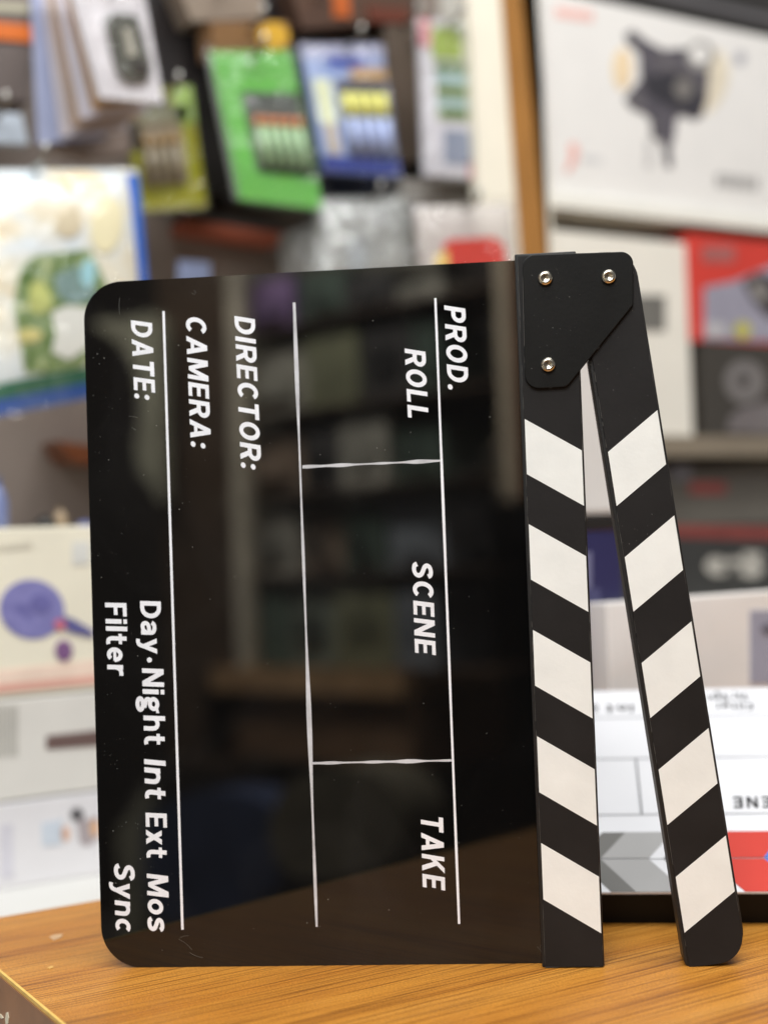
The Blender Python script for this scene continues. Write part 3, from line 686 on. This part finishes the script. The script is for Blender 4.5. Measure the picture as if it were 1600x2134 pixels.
# ------------------------------------------------------------------ left display wall with hanging packs
dw = thing("display_board", "grey brown display board with hooks for hanging packs", "display board", Vector((0.4, WALLY, -0.1)))
XDR = onY(985, 300, WALLY).x
boxw("panel", -0.35, XDR, WALLY, WALLY + 0.015, -0.75, 1.1, mat(128, 116, 108, rough=0.7, var=0.12, scale=8), dw)
HOOKM = mat(168, 166, 160, rough=0.3, metal=1.0)
def hook(x, y, Y, label):
    p = onY(x, y, Y); t = thing("hook", label, "hook", Vector((p.x, WALLY, p.z)), "wire hooks on the display board")
    path = [Vector((0, 0.002, 0)), Vector((0, p.y - WALLY - 0.02, 0)), Vector((0, p.y - WALLY - 0.028, 0.003)), Vector((0, p.y - WALLY - 0.031, 0.012))]
    v, f = tube_geo(path, 0.0022, 8); mesh("wire", v, f, HOOKM, t, smooth=True)
    v, f = tube_geo([Vector((0, -0.0012, 0)), Vector((0, 0.001, 0))], 0.009, 12); mesh("back_plate", v, f, HOOKM, t)
HG = "blister packs hanging on the display board"
def pack(label, q, Y, color, name="blister_pack", cat="pack", depth=0.006, group=HG, hookpx=None, hooklabel=None, rough=0.3, film=0.0):
    b = onY(*inq(q, 0.5, 1.0), Y)
    t = thing(name, label, cat, b, group); slab("card", q, Y, depth, mat(*color, rough=rough, var=0.06), t, bevel=0.0008)
    if hookpx: hook(*hookpx, Y, hooklabel)
    if film: pillow("film", subq(q, -0.05, -0.04, 1.05, 1.04), Y - 0.0035, film, FILM, t, noise=film * 0.5)
    return t
def sub(t, nm, q, st, Y, c, lift=0.0008, rough=0.35, var=0.08):
    return slab(nm, subq(q, *st), Y, 0.0004, mat(*c, rough=rough, var=var), t, lift)
def cells(t, q, st, Y, n, ctop, cbot, frac, r=0.41):
    w = (st[2] - st[0]) / n; pxw = abs(q[1][0] - q[0][0]) * w
    for i in range(n):
        s = st[0] + w * (i + 0.5); a = inq(q, s, st[1]); m_ = inq(q, s, st[1] + (st[3] - st[1]) * frac); b = inq(q, s, st[3])
        c = cyl_px("battery", m_, b, pxw * r, Y - 0.004, mat(*cbot, rough=0.25, var=0.12), t)
        c2 = cyl_px("battery_band", a, m_, pxw * r * 1.01, Y - 0.004, mat(*ctop, rough=0.25, var=0.1), c, root=t)
YA = 1.10
# green pack
q = [(436, 106), (606, 104), (674, 436), (498, 414)]
t = pack("bright green battery pack with orange topped cells", q, YA, (112, 192, 88), hookpx=(520, 122), hooklabel="wire hook holding the green battery pack", film=0.012)
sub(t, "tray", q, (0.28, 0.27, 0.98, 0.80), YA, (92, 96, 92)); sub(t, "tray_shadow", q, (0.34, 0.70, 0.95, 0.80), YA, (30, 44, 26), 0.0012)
cells(t, q, (0.36, 0.43, 0.97, 0.75), YA, 5, (206, 128, 80), (172, 204, 160), 0.2)
sub(t, "rim", q, (-0.06, 0.0, 0.0, 1.0), YA, (120, 122, 120)); 
bl_m = mat(236, 236, 170, rough=0.12, var=0.02)
# yellow pack
q = [(262, 190), (398, 178), (432, 430), (286, 440)]
Yq = 1.13
t = pack("yellow green battery pack half behind the white boxed cards", q, Yq, (168, 168, 40), hookpx=(345, 200), hooklabel="wire hook holding the yellow battery pack", film=0.012)
sub(t, "tray", q, (0.14, 0.28, 0.78, 0.80), Yq, (150, 136, 112)); cells(t, q, (0.16, 0.40, 0.76, 0.78), Yq, 4, (176, 140, 84), (160, 148, 124), 0.2)
sub(t, "printed_corner", q, (0.70, 0.0, 1.0, 0.3), Yq, (170, 200, 110)); sub(t, "printed_band", q, (0.04, 0.16, 0.9, 0.27), Yq, (150, 150, 124))
# blue pack
q = [(626, 92), (796, 92), (834, 366), (676, 356)]
Yq = 1.11
t = pack("blue and white battery pack with yellow cells", q, Yq, (160, 180, 226), hookpx=(720, 100), hooklabel="wire hook holding the blue battery pack", film=0.012)
sub(t, "printed_band", q, (0.0, 0.0, 1.0, 0.10), Yq, (176, 180, 208)); sub(t, "printed_stripe", q, (0.30, 0.10, 0.75, 0.18), Yq, (72, 92, 178))
sub(t, "printed_corner", q, (0.55, 0.18, 1.0, 0.27), Yq, (196, 160, 110))
sub(t, "tray", q, (0.34, 0.27, 0.98, 0.86), Yq, (84, 84, 96)); cells(t, q, (0.38, 0.38, 0.98, 0.83), Yq, 4, (240, 236, 130), (186, 200, 240), 0.42)
sub(t, "printed_stripe", q, (0.06, 0.27, 0.28, 0.62), Yq, (226, 232, 196), 0.001); sub(t, "printed_stripe", q, (0.1, 0.62, 0.26, 0.86), Yq, (198, 186, 170), 0.001)  # first pale stripe paints a highlight on the pack's left side
sub(t, "printed_foot", q, (0.0, 0.88, 1.0, 1.0), Yq, (52, 70, 150), 0.001)
pack("black pack edge showing between the green and blue packs", [(604, 96), (634, 92), (692, 420), (676, 440)], 1.13, (38, 40, 48), depth=0.02)
# navy pack behind it
q = [(672, 330), (822, 330), (826, 412), (690, 414)]
t = pack("dark navy pouch below the blue battery pack", q, 1.15, (30, 36, 56), name="pouch", cat="pouch", depth=0.02)
# taupe dark pack
q = [(800, 40), (872, 36), (892, 330), (828, 338)]
t = pack("dark taupe pouch between the blue pack and the white strip pack", q, 1.15, (88, 76, 66), name="pouch", cat="pouch", depth=0.02, hookpx=(838, 52), hooklabel="wire hook holding the taupe pouch")
# white / red strip pack
q = [(872, 36), (984, 44), (1000, 372), (886, 364)]
Yq = 1.09
t = pack("narrow white pack with red corners and green pictures", q, Yq, (214, 212, 218), hookpx=(930, 52), hooklabel="wire hook holding the narrow white pack", film=0.012)
sub(t, "printed_corner", q, (0.0, 0.0, 0.20, 0.18), Yq, (186, 70, 84)); sub(t, "printed_picture", q, (0.22, 0.05, 0.78, 0.25), Yq, (158, 178, 92))
for k, c in enumerate([(120, 140, 104), (164, 190, 192), (118, 136, 84), (160, 184, 182), (112, 132, 82)]): sub(t, "printed_picture", q, (0.26, 0.27 + 0.075 * k, 0.82, 0.34 + 0.075 * k), Yq, c)
sub(t, "printed_picture", q, (0.36, 0.70, 0.84, 0.92), Yq, (140, 148, 166)); sub(t, "printed_corner", q, (0.80, 0.88, 1.0, 1.0), Yq, (206, 110, 122)); sub(t, "printed_corner", q, (0.70, 0.02, 0.98, 0.10), Yq, (206, 216, 206))
# white card with a dark gadget (front) and the stack of cards behind it
q = [(140, -40), (296, -40), (342, 214), (208, 202)]
YW = 1.03
t = pack("white card pack with a black and silver gadget in its window", q, YW, (226, 222, 226), hookpx=(230, -20), hooklabel="wire hook holding the white card packs", film=0.012)
slab("window", [(216, 42), (235, 30), (282, 36), (312, 140), (304, 168), (262, 172), (240, 150)], YW, 0.0004, mat(92, 92, 84, rough=0.25), t, 0.004)
slab("gadget", [(250, 60), (268, 66), (280, 120), (262, 122)], YW, 0.0004, mat(182, 178, 164, rough=0.2), t, 0.006)
slab("gadget", [(274, 130), (300, 138), (304, 158), (274, 150)], YW, 0.0004, mat(66, 60, 58, rough=0.2), t, 0.006)
for k, (xt, xb, yb, c, lab) in enumerate([(130, 196, 226, (186, 150, 108), "tan card pack edge just behind the white gadget card"), (112, 170, 246, (216, 214, 226), "lilac white card pack second behind the gadget card"), (98, 152, 262, (182, 158, 136), "taupe card pack third behind the gadget card"), (84, 128, 284, (206, 200, 206), "pale grey card pack fourth behind the gadget card"), (64, 80, 300, (170, 178, 208), "pale blue card pack fifth behind the gadget card")]):
    pack(lab, [(xt, -40), (xt + 130, -40), (xb + 140, yb - 14), (xb, yb)], YW + 0.016 * (k + 1), c, depth=0.004)
q = [(104, 224), (352, 206), (352, 300), (270, 316), (190, 326), (104, 300)]
t = thing("pouch", "taupe padded pouch hanging under the stack of white cards", "pouch", onY(220, 320, 1.14)); slab("pouch", q, 1.13, 0.02, mat(142, 126, 116, rough=0.6, var=0.12, scale=20), t)
hook(225, 230, 1.13, "wire hook holding the taupe padded pouch")
# orange topped pack far left
q = [(-80, 36), (76, 52), (78, 88), (-80, 74)]
t = thing("box", "dark box with an orange band beside the pale blue card pack", "box", onY(0, 200, 1.12)); slab("band", q, 1.118, 0.01, mat(214, 112, 44, rough=0.4), t)
slab("carton", [(-80, 0), (72, 10), (62, 210), (-80, 200)], 1.12, 0.09, mat(98, 88, 84, rough=0.5, var=0.15, scale=15), t); slab("top_label", [(-80, 0), (66, 8), (66, 26), (-80, 20)], 1.119, 0.004, mat(176, 172, 150, rough=0.5), t)
t = pack("pale blue white bag corner beside the dark box with orange band", [(-80, 228), (46, 236), (60, 300), (-80, 292)], 1.10, (186, 196, 208), name="bag", cat="bag", depth=0.01, hookpx=(-10, 245), hooklabel="wire hook holding the pale blue bag corner")
# dark hanging cases that fill the gaps
pack("long black padded panel hanging behind the battery packs", [(420, -40), (868, -40), (884, 396), (470, 424)], 1.185, (40, 36, 36), name="panel", cat="panel", depth=0.03)
t = pack("black hanging case behind the green battery pack", [(296, -40), (440, -40), (478, 400), (402, 410), (330, 150)], 1.17, (34, 30, 30), name="case", cat="case", depth=0.03)
t = pack("taupe roll case above the green battery pack", [(366, -40), (546, -40), (548, 36), (400, 44)], 1.14, (140, 126, 112), name="case", cat="case", depth=0.03, hookpx=(450, -20), hooklabel="wire hook holding the taupe roll case")
t = pack("brown pack with a yellow round sticker above the green pack", [(440, 44), (600, 44), (606, 104), (444, 110)], 1.125, (126, 92, 58), name="pack", depth=0.03)
slab("round_sticker", ellipse_px(568, 76, 32, 30), 1.125, 0.0004, mat(206, 160, 48, rough=0.4), t, 0.002)
hook(520, 60, 1.125, "wire hook holding the brown pack with yellow sticker")
t = pack("orange and dark brown packs hanging above the blue battery pack", [(600, -40), (860, -40), (862, 40), (630, 60)], 1.15, (84, 62, 50), name="pack", depth=0.03)
slab("orange_label", [(690, -40), (724, -40), (728, 36), (694, 36)], 1.15, 0.0004, mat(186, 92, 34, rough=0.4), t, 0.002); slab("printed_band", [(760, 12), (850, 20), (850, 48), (770, 46)], 1.15, 0.0004, mat(96, 46, 30, rough=0.4), t, 0.002)
hook(660, -10, 1.15, "wire hook holding the orange and brown pack")
t = pack("grey light pouch below the narrow white pack", [(838, 372), (1000, 376), (1004, 414), (830, 424)], 1.13, (164, 160, 154), name="pouch", cat="pouch", depth=0.02)
# bar with orange red front
t = thing("shelf_rail", "rust red rail below the green battery pack", "rail", onY(480, 500, 1.15)); slab("rail", [(384, 456), (590, 484), (588, 508), (384, 478)], 1.19, 0.032, mat(148, 76, 52, rough=0.5, var=0.25, scale=14), t)
slab("rail_top", [(384, 440), (592, 470), (590, 484), (384, 456)], 1.192, 0.03, mat(44, 40, 38, rough=0.6), t)
t = pack("pale blue card standing under the rust red rail", [(372, 542), (438, 546), (440, 640), (372, 636)], 1.15, (128, 138, 168), name="card", cat="card", depth=0.004)
# large picture bag on the left
q = [(-60, 352), (286, 352), (326, 800), (-60, 880)]
YB = 1.05
b = thing("bag", "large white bag with a green island picture and blue borders", "bag", onY(120, 870, YB))
pillow("bag", q, YB, 0.018, mottled("printed_bag", [(206, 222, 232), (226, 230, 230), (232, 226, 206), (222, 200, 160)], 22, 0.28), b)
def bagpatch(nm, st_poly, m, lift=0.0012):
    """patch that follows the bag's swollen front: polygon in bag fractions"""
    o = b.location; v = []; n = len(st_poly)
    cs = sum(p[0] for p in st_poly) / n; ct = sum(p[1] for p in st_poly) / n
    def pt(s, tt):
        k = (1 - (2 * s - 1) ** 4) * (1 - (2 * tt - 1) ** 4); return onY(*inq(q, s, tt), YB) + Vector((0, -0.018 * k - lift, 0)) - o
    for R in (1.0, 0.66, 0.33):
        v += [pt(cs + (s - cs) * R, ct + (tt - ct) * R) for s, tt in st_poly]
    v.append(pt(cs, ct)); f = []
    for r in (0, 1):
        f += [(r * n + i, r * n + (i + 1) % n, (r + 1) * n + (i + 1) % n, (r + 1) * n + i) for i in range(n)]
    f += [(2 * n + i, 2 * n + (i + 1) % n, 3 * n) for i in range(n)]
    mesh(nm, v, f, m, b, smooth=True)
def dens(poly, k=5):
    out = []
    for i in range(len(poly)):
        a, c = poly[i], poly[(i + 1) % len(poly)]
        out += [(a[0] + (c[0] - a[0]) * j / k, a[1] + (c[1] - a[1]) * j / k) for j in range(k)]
    return out
def bpx(pts):                    # pixel polygon -> bag fractions (bag edges are nearly straight)
    out = []
    for x, y in pts:
        tt = 0.5
        for _ in range(6):
            xl = q[0][0] * (1 - tt) + q[3][0] * tt; xr = q[1][0] * (1 - tt) + q[2][0] * tt; s = (x - xl) / (xr - xl)
            yt = q[0][1] * (1 - s) + q[1][1] * s; yb = q[3][1] * (1 - s) + q[2][1] * s; tt = (y - yt) / (yb - yt)
        out.append((s, tt))
    return out
bagpatch("blue_border", dens([(0.925, 0.02), (1.0, 0.03), (1.0, 0.98), (0.925, 0.96)]), mat(44, 110, 214, rough=0.3))
bagpatch("blue_border", dens([(0.0, 0.935), (1.0, 0.935), (1.0, 1.0), (0.0, 1.0)]), mat(22, 84, 176, rough=0.3))
bagpatch("green_border", dens([(0.0, 0.870), (0.92, 0.870), (0.92, 0.935), (0.0, 0.935)]), mat(58, 112, 88, rough=0.3), 0.001)
bagpatch("printed_island", bpx([(32, 560), (60, 540), (110, 536), (170, 528), (186, 560), (205, 600), (210, 680), (190, 740), (150, 770), (100, 780), (40, 782), (28, 720), (14, 650), (20, 600)]), mottled("printed_foliage", [(44, 70, 40), (84, 112, 58), (120, 142, 90), (150, 168, 130), (206, 206, 140)], 48, 0.3), 0.0012)
bagpatch("printed_sea", bpx([(96, 585), (128, 566), (168, 560), (178, 606), (172, 632), (128, 640), (104, 624)]), mottled("printed_water", [(96, 128, 100), (128, 152, 150), (160, 184, 190)], 60, 0.3), 0.0018)
bagpatch("printed_beach", bpx([(90, 660), (120, 645), (180, 650), (180, 720), (130, 755), (92, 740), (100, 700)]), mat(226, 226, 218, rough=0.3, var=0.05), 0.0018)
bagpatch("printed_palm", bpx([(46, 600), (70, 590), (90, 625), (92, 650), (60, 664), (42, 650)]), mat(188, 194, 120, rough=0.3, var=0.3, scale=80), 0.0022)
bagpatch("printed_lagoon", bpx(ellipse_px(165, 578, 16, 30, 12, 0.1)), mat(160, 206, 214, rough=0.25, var=0.1), 0.0024)
bagpatch("printed_sand", bpx(ellipse_px(46, 705, 26, 14, 12)), mat(206, 196, 130, rough=0.3), 0.0022)
bagpatch("printed_cloud", bpx(ellipse_px(128, 470, 30, 36, 14, 0.3)), mat(214, 200, 170, rough=0.35, var=0.1), 0.0012)
bagpatch("printed_cloud", bpx(ellipse_px(208, 476, 36, 62, 14, 0.2)), mat(240, 230, 190, rough=0.35, var=0.05), 0.0012)
bagpatch("printed_cloud", bpx(ellipse_px(165, 386, 52, 26, 14, 0.1)), mat(228, 204, 164, rough=0.35, var=0.08), 0.0012)
hook(70, 352, YB, "wire hook holding the large picture bag")
pillow("film", [(-66, 346), (292, 346), (334, 806), (-66, 888)], YB - 0.004, 0.022, FILM, b, noise=0.01)
# clear bags in the middle
CLEAR = mat(206, 208, 204, rough=0.18, alpha=0.5, var=0.25, scale=45)
t = thing("bag", "clear plastic bag of grey parts hanging beside the rust red rail", "bag", onY(720, 600, 1.12)); pillow("bag", [(664, 414), (850, 408), (868, 640), (632, 640)], 1.12, 0.02, CLEAR, t, noise=0.006)
pillow("film", [(656, 408), (858, 402), (876, 640), (624, 640)], 1.105, 0.022, FILM2, t, nx=20, ny=20, noise=0.01)
slab("contents", [(700, 450), (770, 440), (800, 620), (690, 620)], 1.125, 0.002, mat(160, 160, 156, rough=0.5, var=0.25), t); slab("contents", [(728, 500), (762, 500), (766, 620), (730, 620)], 1.121, 0.001, mat(186, 202, 222, rough=0.3), t)
t = thing("bag", "dull grey plastic bag half behind the clear bag", "bag", onY(640, 600, 1.15)); pillow("bag", [(580, 492), (700, 440), (720, 640), (588, 640)], 1.15, 0.02, mat(136, 134, 130, rough=0.25, alpha=0.85, var=0.15), t, noise=0.006)
t = thing("bag", "translucent white bag with a bright red card inside", "bag", onY(970, 600, 1.04)); 
slab("contents", [(926, 508), (940, 498), (1030, 494), (1050, 510), (1062, 620), (926, 620)], 1.024, 0.002, mat(208, 66, 54, rough=0.4, var=0.1), t); pillow("film", [(852, 412), (1074, 408), (1092, 640), (872, 640)], 1.021, 0.014, FILM, t, nx=20, ny=20, noise=0.008); slab("contents", [(908, 530), (934, 522), (938, 620), (908, 620)], 1.023, 0.001, mat(236, 206, 120, rough=0.4), t)
pillow("bag", [(862, 430), (1066, 424), (1084, 640), (880, 640)], 1.045, 0.012, mat(236, 228, 222, rough=0.2, alpha=0.55, var=0.05), t, noise=0.004)
hook(760, 420, 1.12, "wire hook holding the clear plastic bag"); hook(640, 478, 1.15, "wire hook holding the dull grey bag")
hook(960, 436, 1.045, "wire hook holding the bag with the red card")

# ------------------------------------------------------------------ boxes on the white counter, lower left
YC = 0.93
zc = onY(100, 1840, YC).z
ct = thing("counter", "long white counter carrying the stacked boxes behind the table", "counter", Vector((0.4, 1.05, -0.75)))
XC1 = Xp1 - 0.03
boxw("countertop", -0.5, XC1, 0.86, WALLY - 0.002, zc - 0.03, zc, mat(208, 207, 202, rough=0.4, var=0.02), ct, bevel=0.001)
boxw("front_panel", -0.5, XC1, 0.88, 0.9, -0.75, zc - 0.0305, mat(206, 204, 198, rough=0.5), ct)
zB = onY(100, 1660, YC).z; zA = onY(100, 1447, YC).z; zT = onY(100, 1098, YC).z
def stackbox(label, z0, z1, c, x1px=420):
    t = thing("box", label, "box", Vector((0.15, YC + 0.1, z0)), "boxes stacked on the white counter")
    x1 = onY(x1px, 1500, YC).x; boxw("carton", -0.16, x1, YC, YC + 0.2, z0, z1, mat(*c, rough=0.45, var=0.03), t, bevel=0.0015); return t
t = stackbox("white box with small colour photos at the bottom of the stack", zc, zB - 0.001, (222, 220, 222))
face(t, "printed_photo", [(86, 1716), (130, 1708), (128, 1760), (88, 1764)], YC, mat(198, 206, 216, rough=0.4)); face(t, "printed_photo", ellipse_px(160, 1698, 14, 14), YC, mat(96, 94, 96, rough=0.4)); face(t, "printed_photo", [(160, 1712), (205, 1702), (205, 1745), (184, 1764), (166, 1758)], YC, mat(168, 158, 160, rough=0.4)); face(t, "printed_photo", ellipse_px(136, 1738, 10, 16), YC, mat(216, 180, 160, rough=0.4)); face(t, "printed_photo", ellipse_px(196, 1726, 9, 18), YC, mat(216, 174, 138, rough=0.4), 0.001)
face(t, "printed_panel", [(0, 1720), (26, 1718), (28, 1830), (0, 1832)], YC, mat(206, 204, 212, rough=0.4))
t = stackbox("light grey box with a brown bar and barcode in the middle of the stack", zB, zA - 0.001, (220, 217, 210))
face(t, "printed_bar", [(96, 1534), (330, 1508), (330, 1545), (96, 1562)], YC, mat(110, 90, 86, rough=0.4)); 
for i in range(6): face(t, "barcode_bar", rquad(-8 + i * 8, 1470, -4 + i * 8, 1576), YC, mat(176, 174, 166, rough=0.4))
t = stackbox("cream box printed with a purple microphone on top of the stack", zA, zT, (234, 228, 208))
PUR = mottled("printed_purple", [(104, 102, 160), (134, 132, 186), (122, 120, 174), (158, 156, 200)], 30, 0.45)
face(t, "printed_microphone", ellipse_px(66, 1270, 68, 62, 28, 0.2), YC, PUR); face(t, "printed_microphone", ellipse_px(84, 1258, 22, 20), YC, mat(108, 106, 164, rough=0.45), 0.001)
face(t, "printed_microphone", [(130, 1282), (152, 1290), (196, 1316), (192, 1328), (146, 1318), (126, 1304)], YC, mat(96, 96, 148, rough=0.45), 0.0012); face(t, "printed_microphone", ellipse_px(132, 1356, 18, 22), YC, mat(128, 92, 136, rough=0.45), 0.0012); face(t, "printed_microphone", ellipse_px(124, 1302, 12, 12), YC, mat(196, 112, 132, rough=0.45), 0.0014)
face(t, "printed_stripe", [(-40, 1430), (330, 1396), (330, 1412), (-40, 1448)], YC, mat(226, 172, 156, rough=0.45)); face(t, "printed_panel", [(-40, 1400), (330, 1362), (330, 1396), (-40, 1430)], YC, mat(238, 214, 196, rough=0.45))
face(t, "printed_mark", [(-10, 1134), (66, 1128), (66, 1142), (-10, 1148)], YC, mat(208, 202, 184, rough=0.5)); face(t, "printed_mark", [(150, 1130), (186, 1128), (186, 1175), (150, 1178)], YC, mat(212, 212, 206, rough=0.5))
def small(label, name, cat, px, rx, ry, c, Y):
    p = onY(*px, Y); k = (p - CAM).dot(FW) / F; t = thing(name, label, cat, Vector((p.x, Y, zT)))
    prof = [(0.0, 0.0), (0.8, 0.0), (1.0, 0.12), (1.0, 0.6), (0.72, 0.86), (0.4, 1.0), (0.0, 1.0)]; v, f = [], []; n = 18
    for r, h_ in prof:
        for j in range(n): a = 2 * math.pi * j / n; v.append(Vector((r * rx * k * math.cos(a), r * rx * k * math.sin(a), h_ * ry * k)))
    for i in range(len(prof) - 1):
        for j in range(n): f.append((i * n + j, i * n + (j + 1) % n, (i + 1) * n + (j + 1) % n, (i + 1) * n + j))
    mesh("body", v, f, mat(*c, rough=0.4), t, smooth=True)
    v2, f2 = tube_geo([Vector((0, 0, ry * k * 0.98)), Vector((0, 0, ry * k * 1.2))], rx * k * 0.42, 12); mesh("cap", v2, f2, mat(*[int(x * 0.8) for x in c], rough=0.4), t)
small("small black knob lying on top of the cream box", "knob", "knob", (94, 1090), 24, 22, (40, 38, 36), YC + 0.05)
small("small tan jar on top of the cream box", "jar", "jar", (126, 1090), 15, 36, (150, 130, 104), YC + 0.07)
small("small blue cap beside the tan jar", "cap", "cap", (176, 1090), 16, 12, (96, 104, 150), YC + 0.06)
small("grey blue bottle at the far end of the cream box", "bottle", "bottle", (-4, 1090), 22, 92, (110, 120, 160), YC + 0.06)
t = pack("rust brown strap hanging low on the display board", [(120, 918), (330, 946), (330, 976), (150, 962)], 1.17, (120, 66, 34), name="strap", cat="strap", depth=0.048)

# ------------------------------------------------------------------ the shop opposite, seen only as a dim reflection in the glossy board
def refl(x, y, Y):
    p = hit(x, y, _a, BN); d = ray(x, y); d = d - 2 * d.dot(BN) * BN; return p + d * ((Y - p.y) / d.y)
RY = -1.15
def rslab(name, px, Y, depth, m, parent):
    o = parent.location; fr = [refl(x, y, Y) - o for x, y in px]; bk = [p + Vector((0, -depth, 0)) for p in fr]
    v, f = prism_geo(fr, bk); return mesh(name, v, f, m, parent)
struct("wall_opposite", -4.2, 1.2, -1.62, -1.56, -0.75, 1.8, mat(60, 52, 46, rough=0.7, var=0.2, scale=3))
oc = thing("cabinet", "tall brown wood cabinet with taupe posts facing the table", "cabinet", Vector((refl(700, 1000, RY).x, RY - 0.1, -0.75)))
def rcol(nm, x0, x1, y0, y1, c, dY=0.0, depth=0.02, par=None, rough=0.5):
    a = refl(x0, (y0 + y1) / 2, RY + dY); b_ = refl(x1, (y0 + y1) / 2, RY + dY); zt = refl((x0 + x1) / 2, y0, RY + dY).z; zb = refl((x0 + x1) / 2, y1, RY + dY).z
    return boxw(nm, min(a.x, b_.x), max(a.x, b_.x), RY + dY - depth, RY + dY, min(zt, zb), max(zt, zb), mat(*c, rough=rough, var=0.2, scale=12), par or oc)
rcol("back_panel", 500, 930, 300, 1600, (140, 136, 120), -0.34, 0.02)
rcol("door", 338, 476, 300, 1600, (92, 74, 58), 0.0, 0.02)
rcol("post", 478, 506, 300, 1400, (226, 214, 190), 0.02, 0.03)
rcol("post", 1034, 1060, 300, 1040, (230, 212, 182), 0.02, 0.03)
rcol("post", 1062, 1082, 300, 1040, (140, 84, 50), 0.01, 0.03)
rcol("shelf_board", 440, 835, 1396, 1446, (200, 160, 116), 0.03, 0.33)
rcol("drawer", 430, 860, 1452, 1585, (140, 108, 80), 0.0, 0.3)
rr = random.Random(3)
def rpoly(name, label, cat, px, Y, depth, c):
    ps = [refl(x, y, Y) for x, y in px]; t = thing(name, label, cat, Vector((sum(p.x for p in ps) / len(ps), Y - depth / 2, min(p.z for p in ps))))
    rslab(name, px, Y, depth, mat(*c, rough=0.7, var=0.25, scale=10), t); return t
def rcurve(p): return _crv(list(p) + [p[0]], 5)[:-1]
rpoly("olive_shape", "added olive grey shape for the board reflection, left of the brown cabinet", "olive_shape", rcurve([(190, 672), (262, 664), (330, 670), (334, 860), (336, 1040), (318, 1016), (292, 980), (282, 930), (292, 860), (284, 780), (250, 716)]), RY + 0.06, 0.03, (196, 192, 166))  # made-up shape that gives the board its olive reflection patch
rpoly("olive_strip", "added olive grey strip for the board reflection, near the first olive one", "olive_strip", rcurve([(300, 1640), (302, 1800), (290, 1960), (256, 1960), (250, 1840), (244, 1730), (270, 1700)]), RY + 0.05, 0.03, (176, 172, 148))  # made-up strip, only there to be mirrored low on the board
rpoly("reflection_shape", "added khaki shape for the board reflection, before the brown cabinet drawer", "bag", rcurve([(590, 1640), (680, 1600), (790, 1618), (840, 1700), (800, 1800), (620, 1830), (560, 1740)]), RY + 0.16, 0.12, (116, 108, 90))  # made-up form behind the khaki patch in the reflection
rpoly("reflection_shape", "added navy shape standing in for jeans in the board reflection", "bag", rcurve([(300, 1700), (420, 1650), (560, 1680), (590, 1800), (520, 1900), (320, 1910)]), RY + 0.15, 0.12, (70, 82, 112))  # made-up form, mirrors as the dark blue of a person's jeans
names = []
pal = [(("grey green", (112, 118, 106))), ("olive", (112, 112, 88)), ("slate", (108, 112, 116)), ("brown", (116, 100, 86)), ("dark green", (78, 90, 80)), ("charcoal", (64, 62, 60)), ("stone", (146, 142, 130)), ("purple", (120, 98, 132))]
rows = [(560, 640), (650, 830), (840, 1010), (1020, 1190), (1200, 1392)]
ords = ["top", "second", "third", "fourth", "bottom"]
zrow = []
for ri, (y0, y1) in enumerate(rows):
    x = 512
    rcol("shelf_board", 506, 1032, y1 + 1, y1 + 8, (92, 72, 56), 0.0, 0.3)
    ks = rr.sample(range(7), 4)
    if ri == 0: ks[0] = 7
    for k in ks:
        w = rr.randint(70, 130); x1 = min(x + w, 915); nm, c = pal[k]
        if x1 - x < 24: break
        top = y0 + rr.randint(0, int((y1 - y0) * 0.35))
        a = refl(x, y1, RY - 0.02); b_ = refl(x1 - 4, y1, RY - 0.02)
        t = thing("box", "%s box on the %s shelf of the brown cabinet" % (nm, ords[ri]), "box", Vector(((a.x + b_.x) / 2, RY - 0.1, a.z)), "boxes in the cabinet opposite")
        zt = refl((x + x1) / 2, top, RY - 0.02).z; zb = refl((506 + 1032) / 2, y1 + 1, RY).z
        boxw("carton", min(a.x, b_.x), max(a.x, b_.x), RY - 0.2, RY - 0.02 - 0.03 * rr.random(), zb + 0.001, zt, mat(*[min(245, int(v * 1.3)) for v in c], rough=0.5, var=0.35, scale=14), t)
        kk = rr.uniform(0.7, 1.4); xm = (a.x + b_.x) / 2; hw = abs(a.x - b_.x) * 0.3
        boxw("label", xm - hw, xm + hw, RY - 0.02, RY - 0.0185, zb + (zt - zb) * 0.25, zb + (zt - zb) * 0.6, mat(*[min(255, int(v * kk)) for v in c], rough=0.5), t)
        x = x1

print("board", BL_A, aL, aR, BTOP, "stick top", tT, "free", wid, top_t, "white clap", yM, yS, yE)
print("refl", [tuple(round(c, 2) for c in refl(x, y, RY)) for x, y in ((200, 600), (1050, 600), (1050, 1600), (200, 1600))])
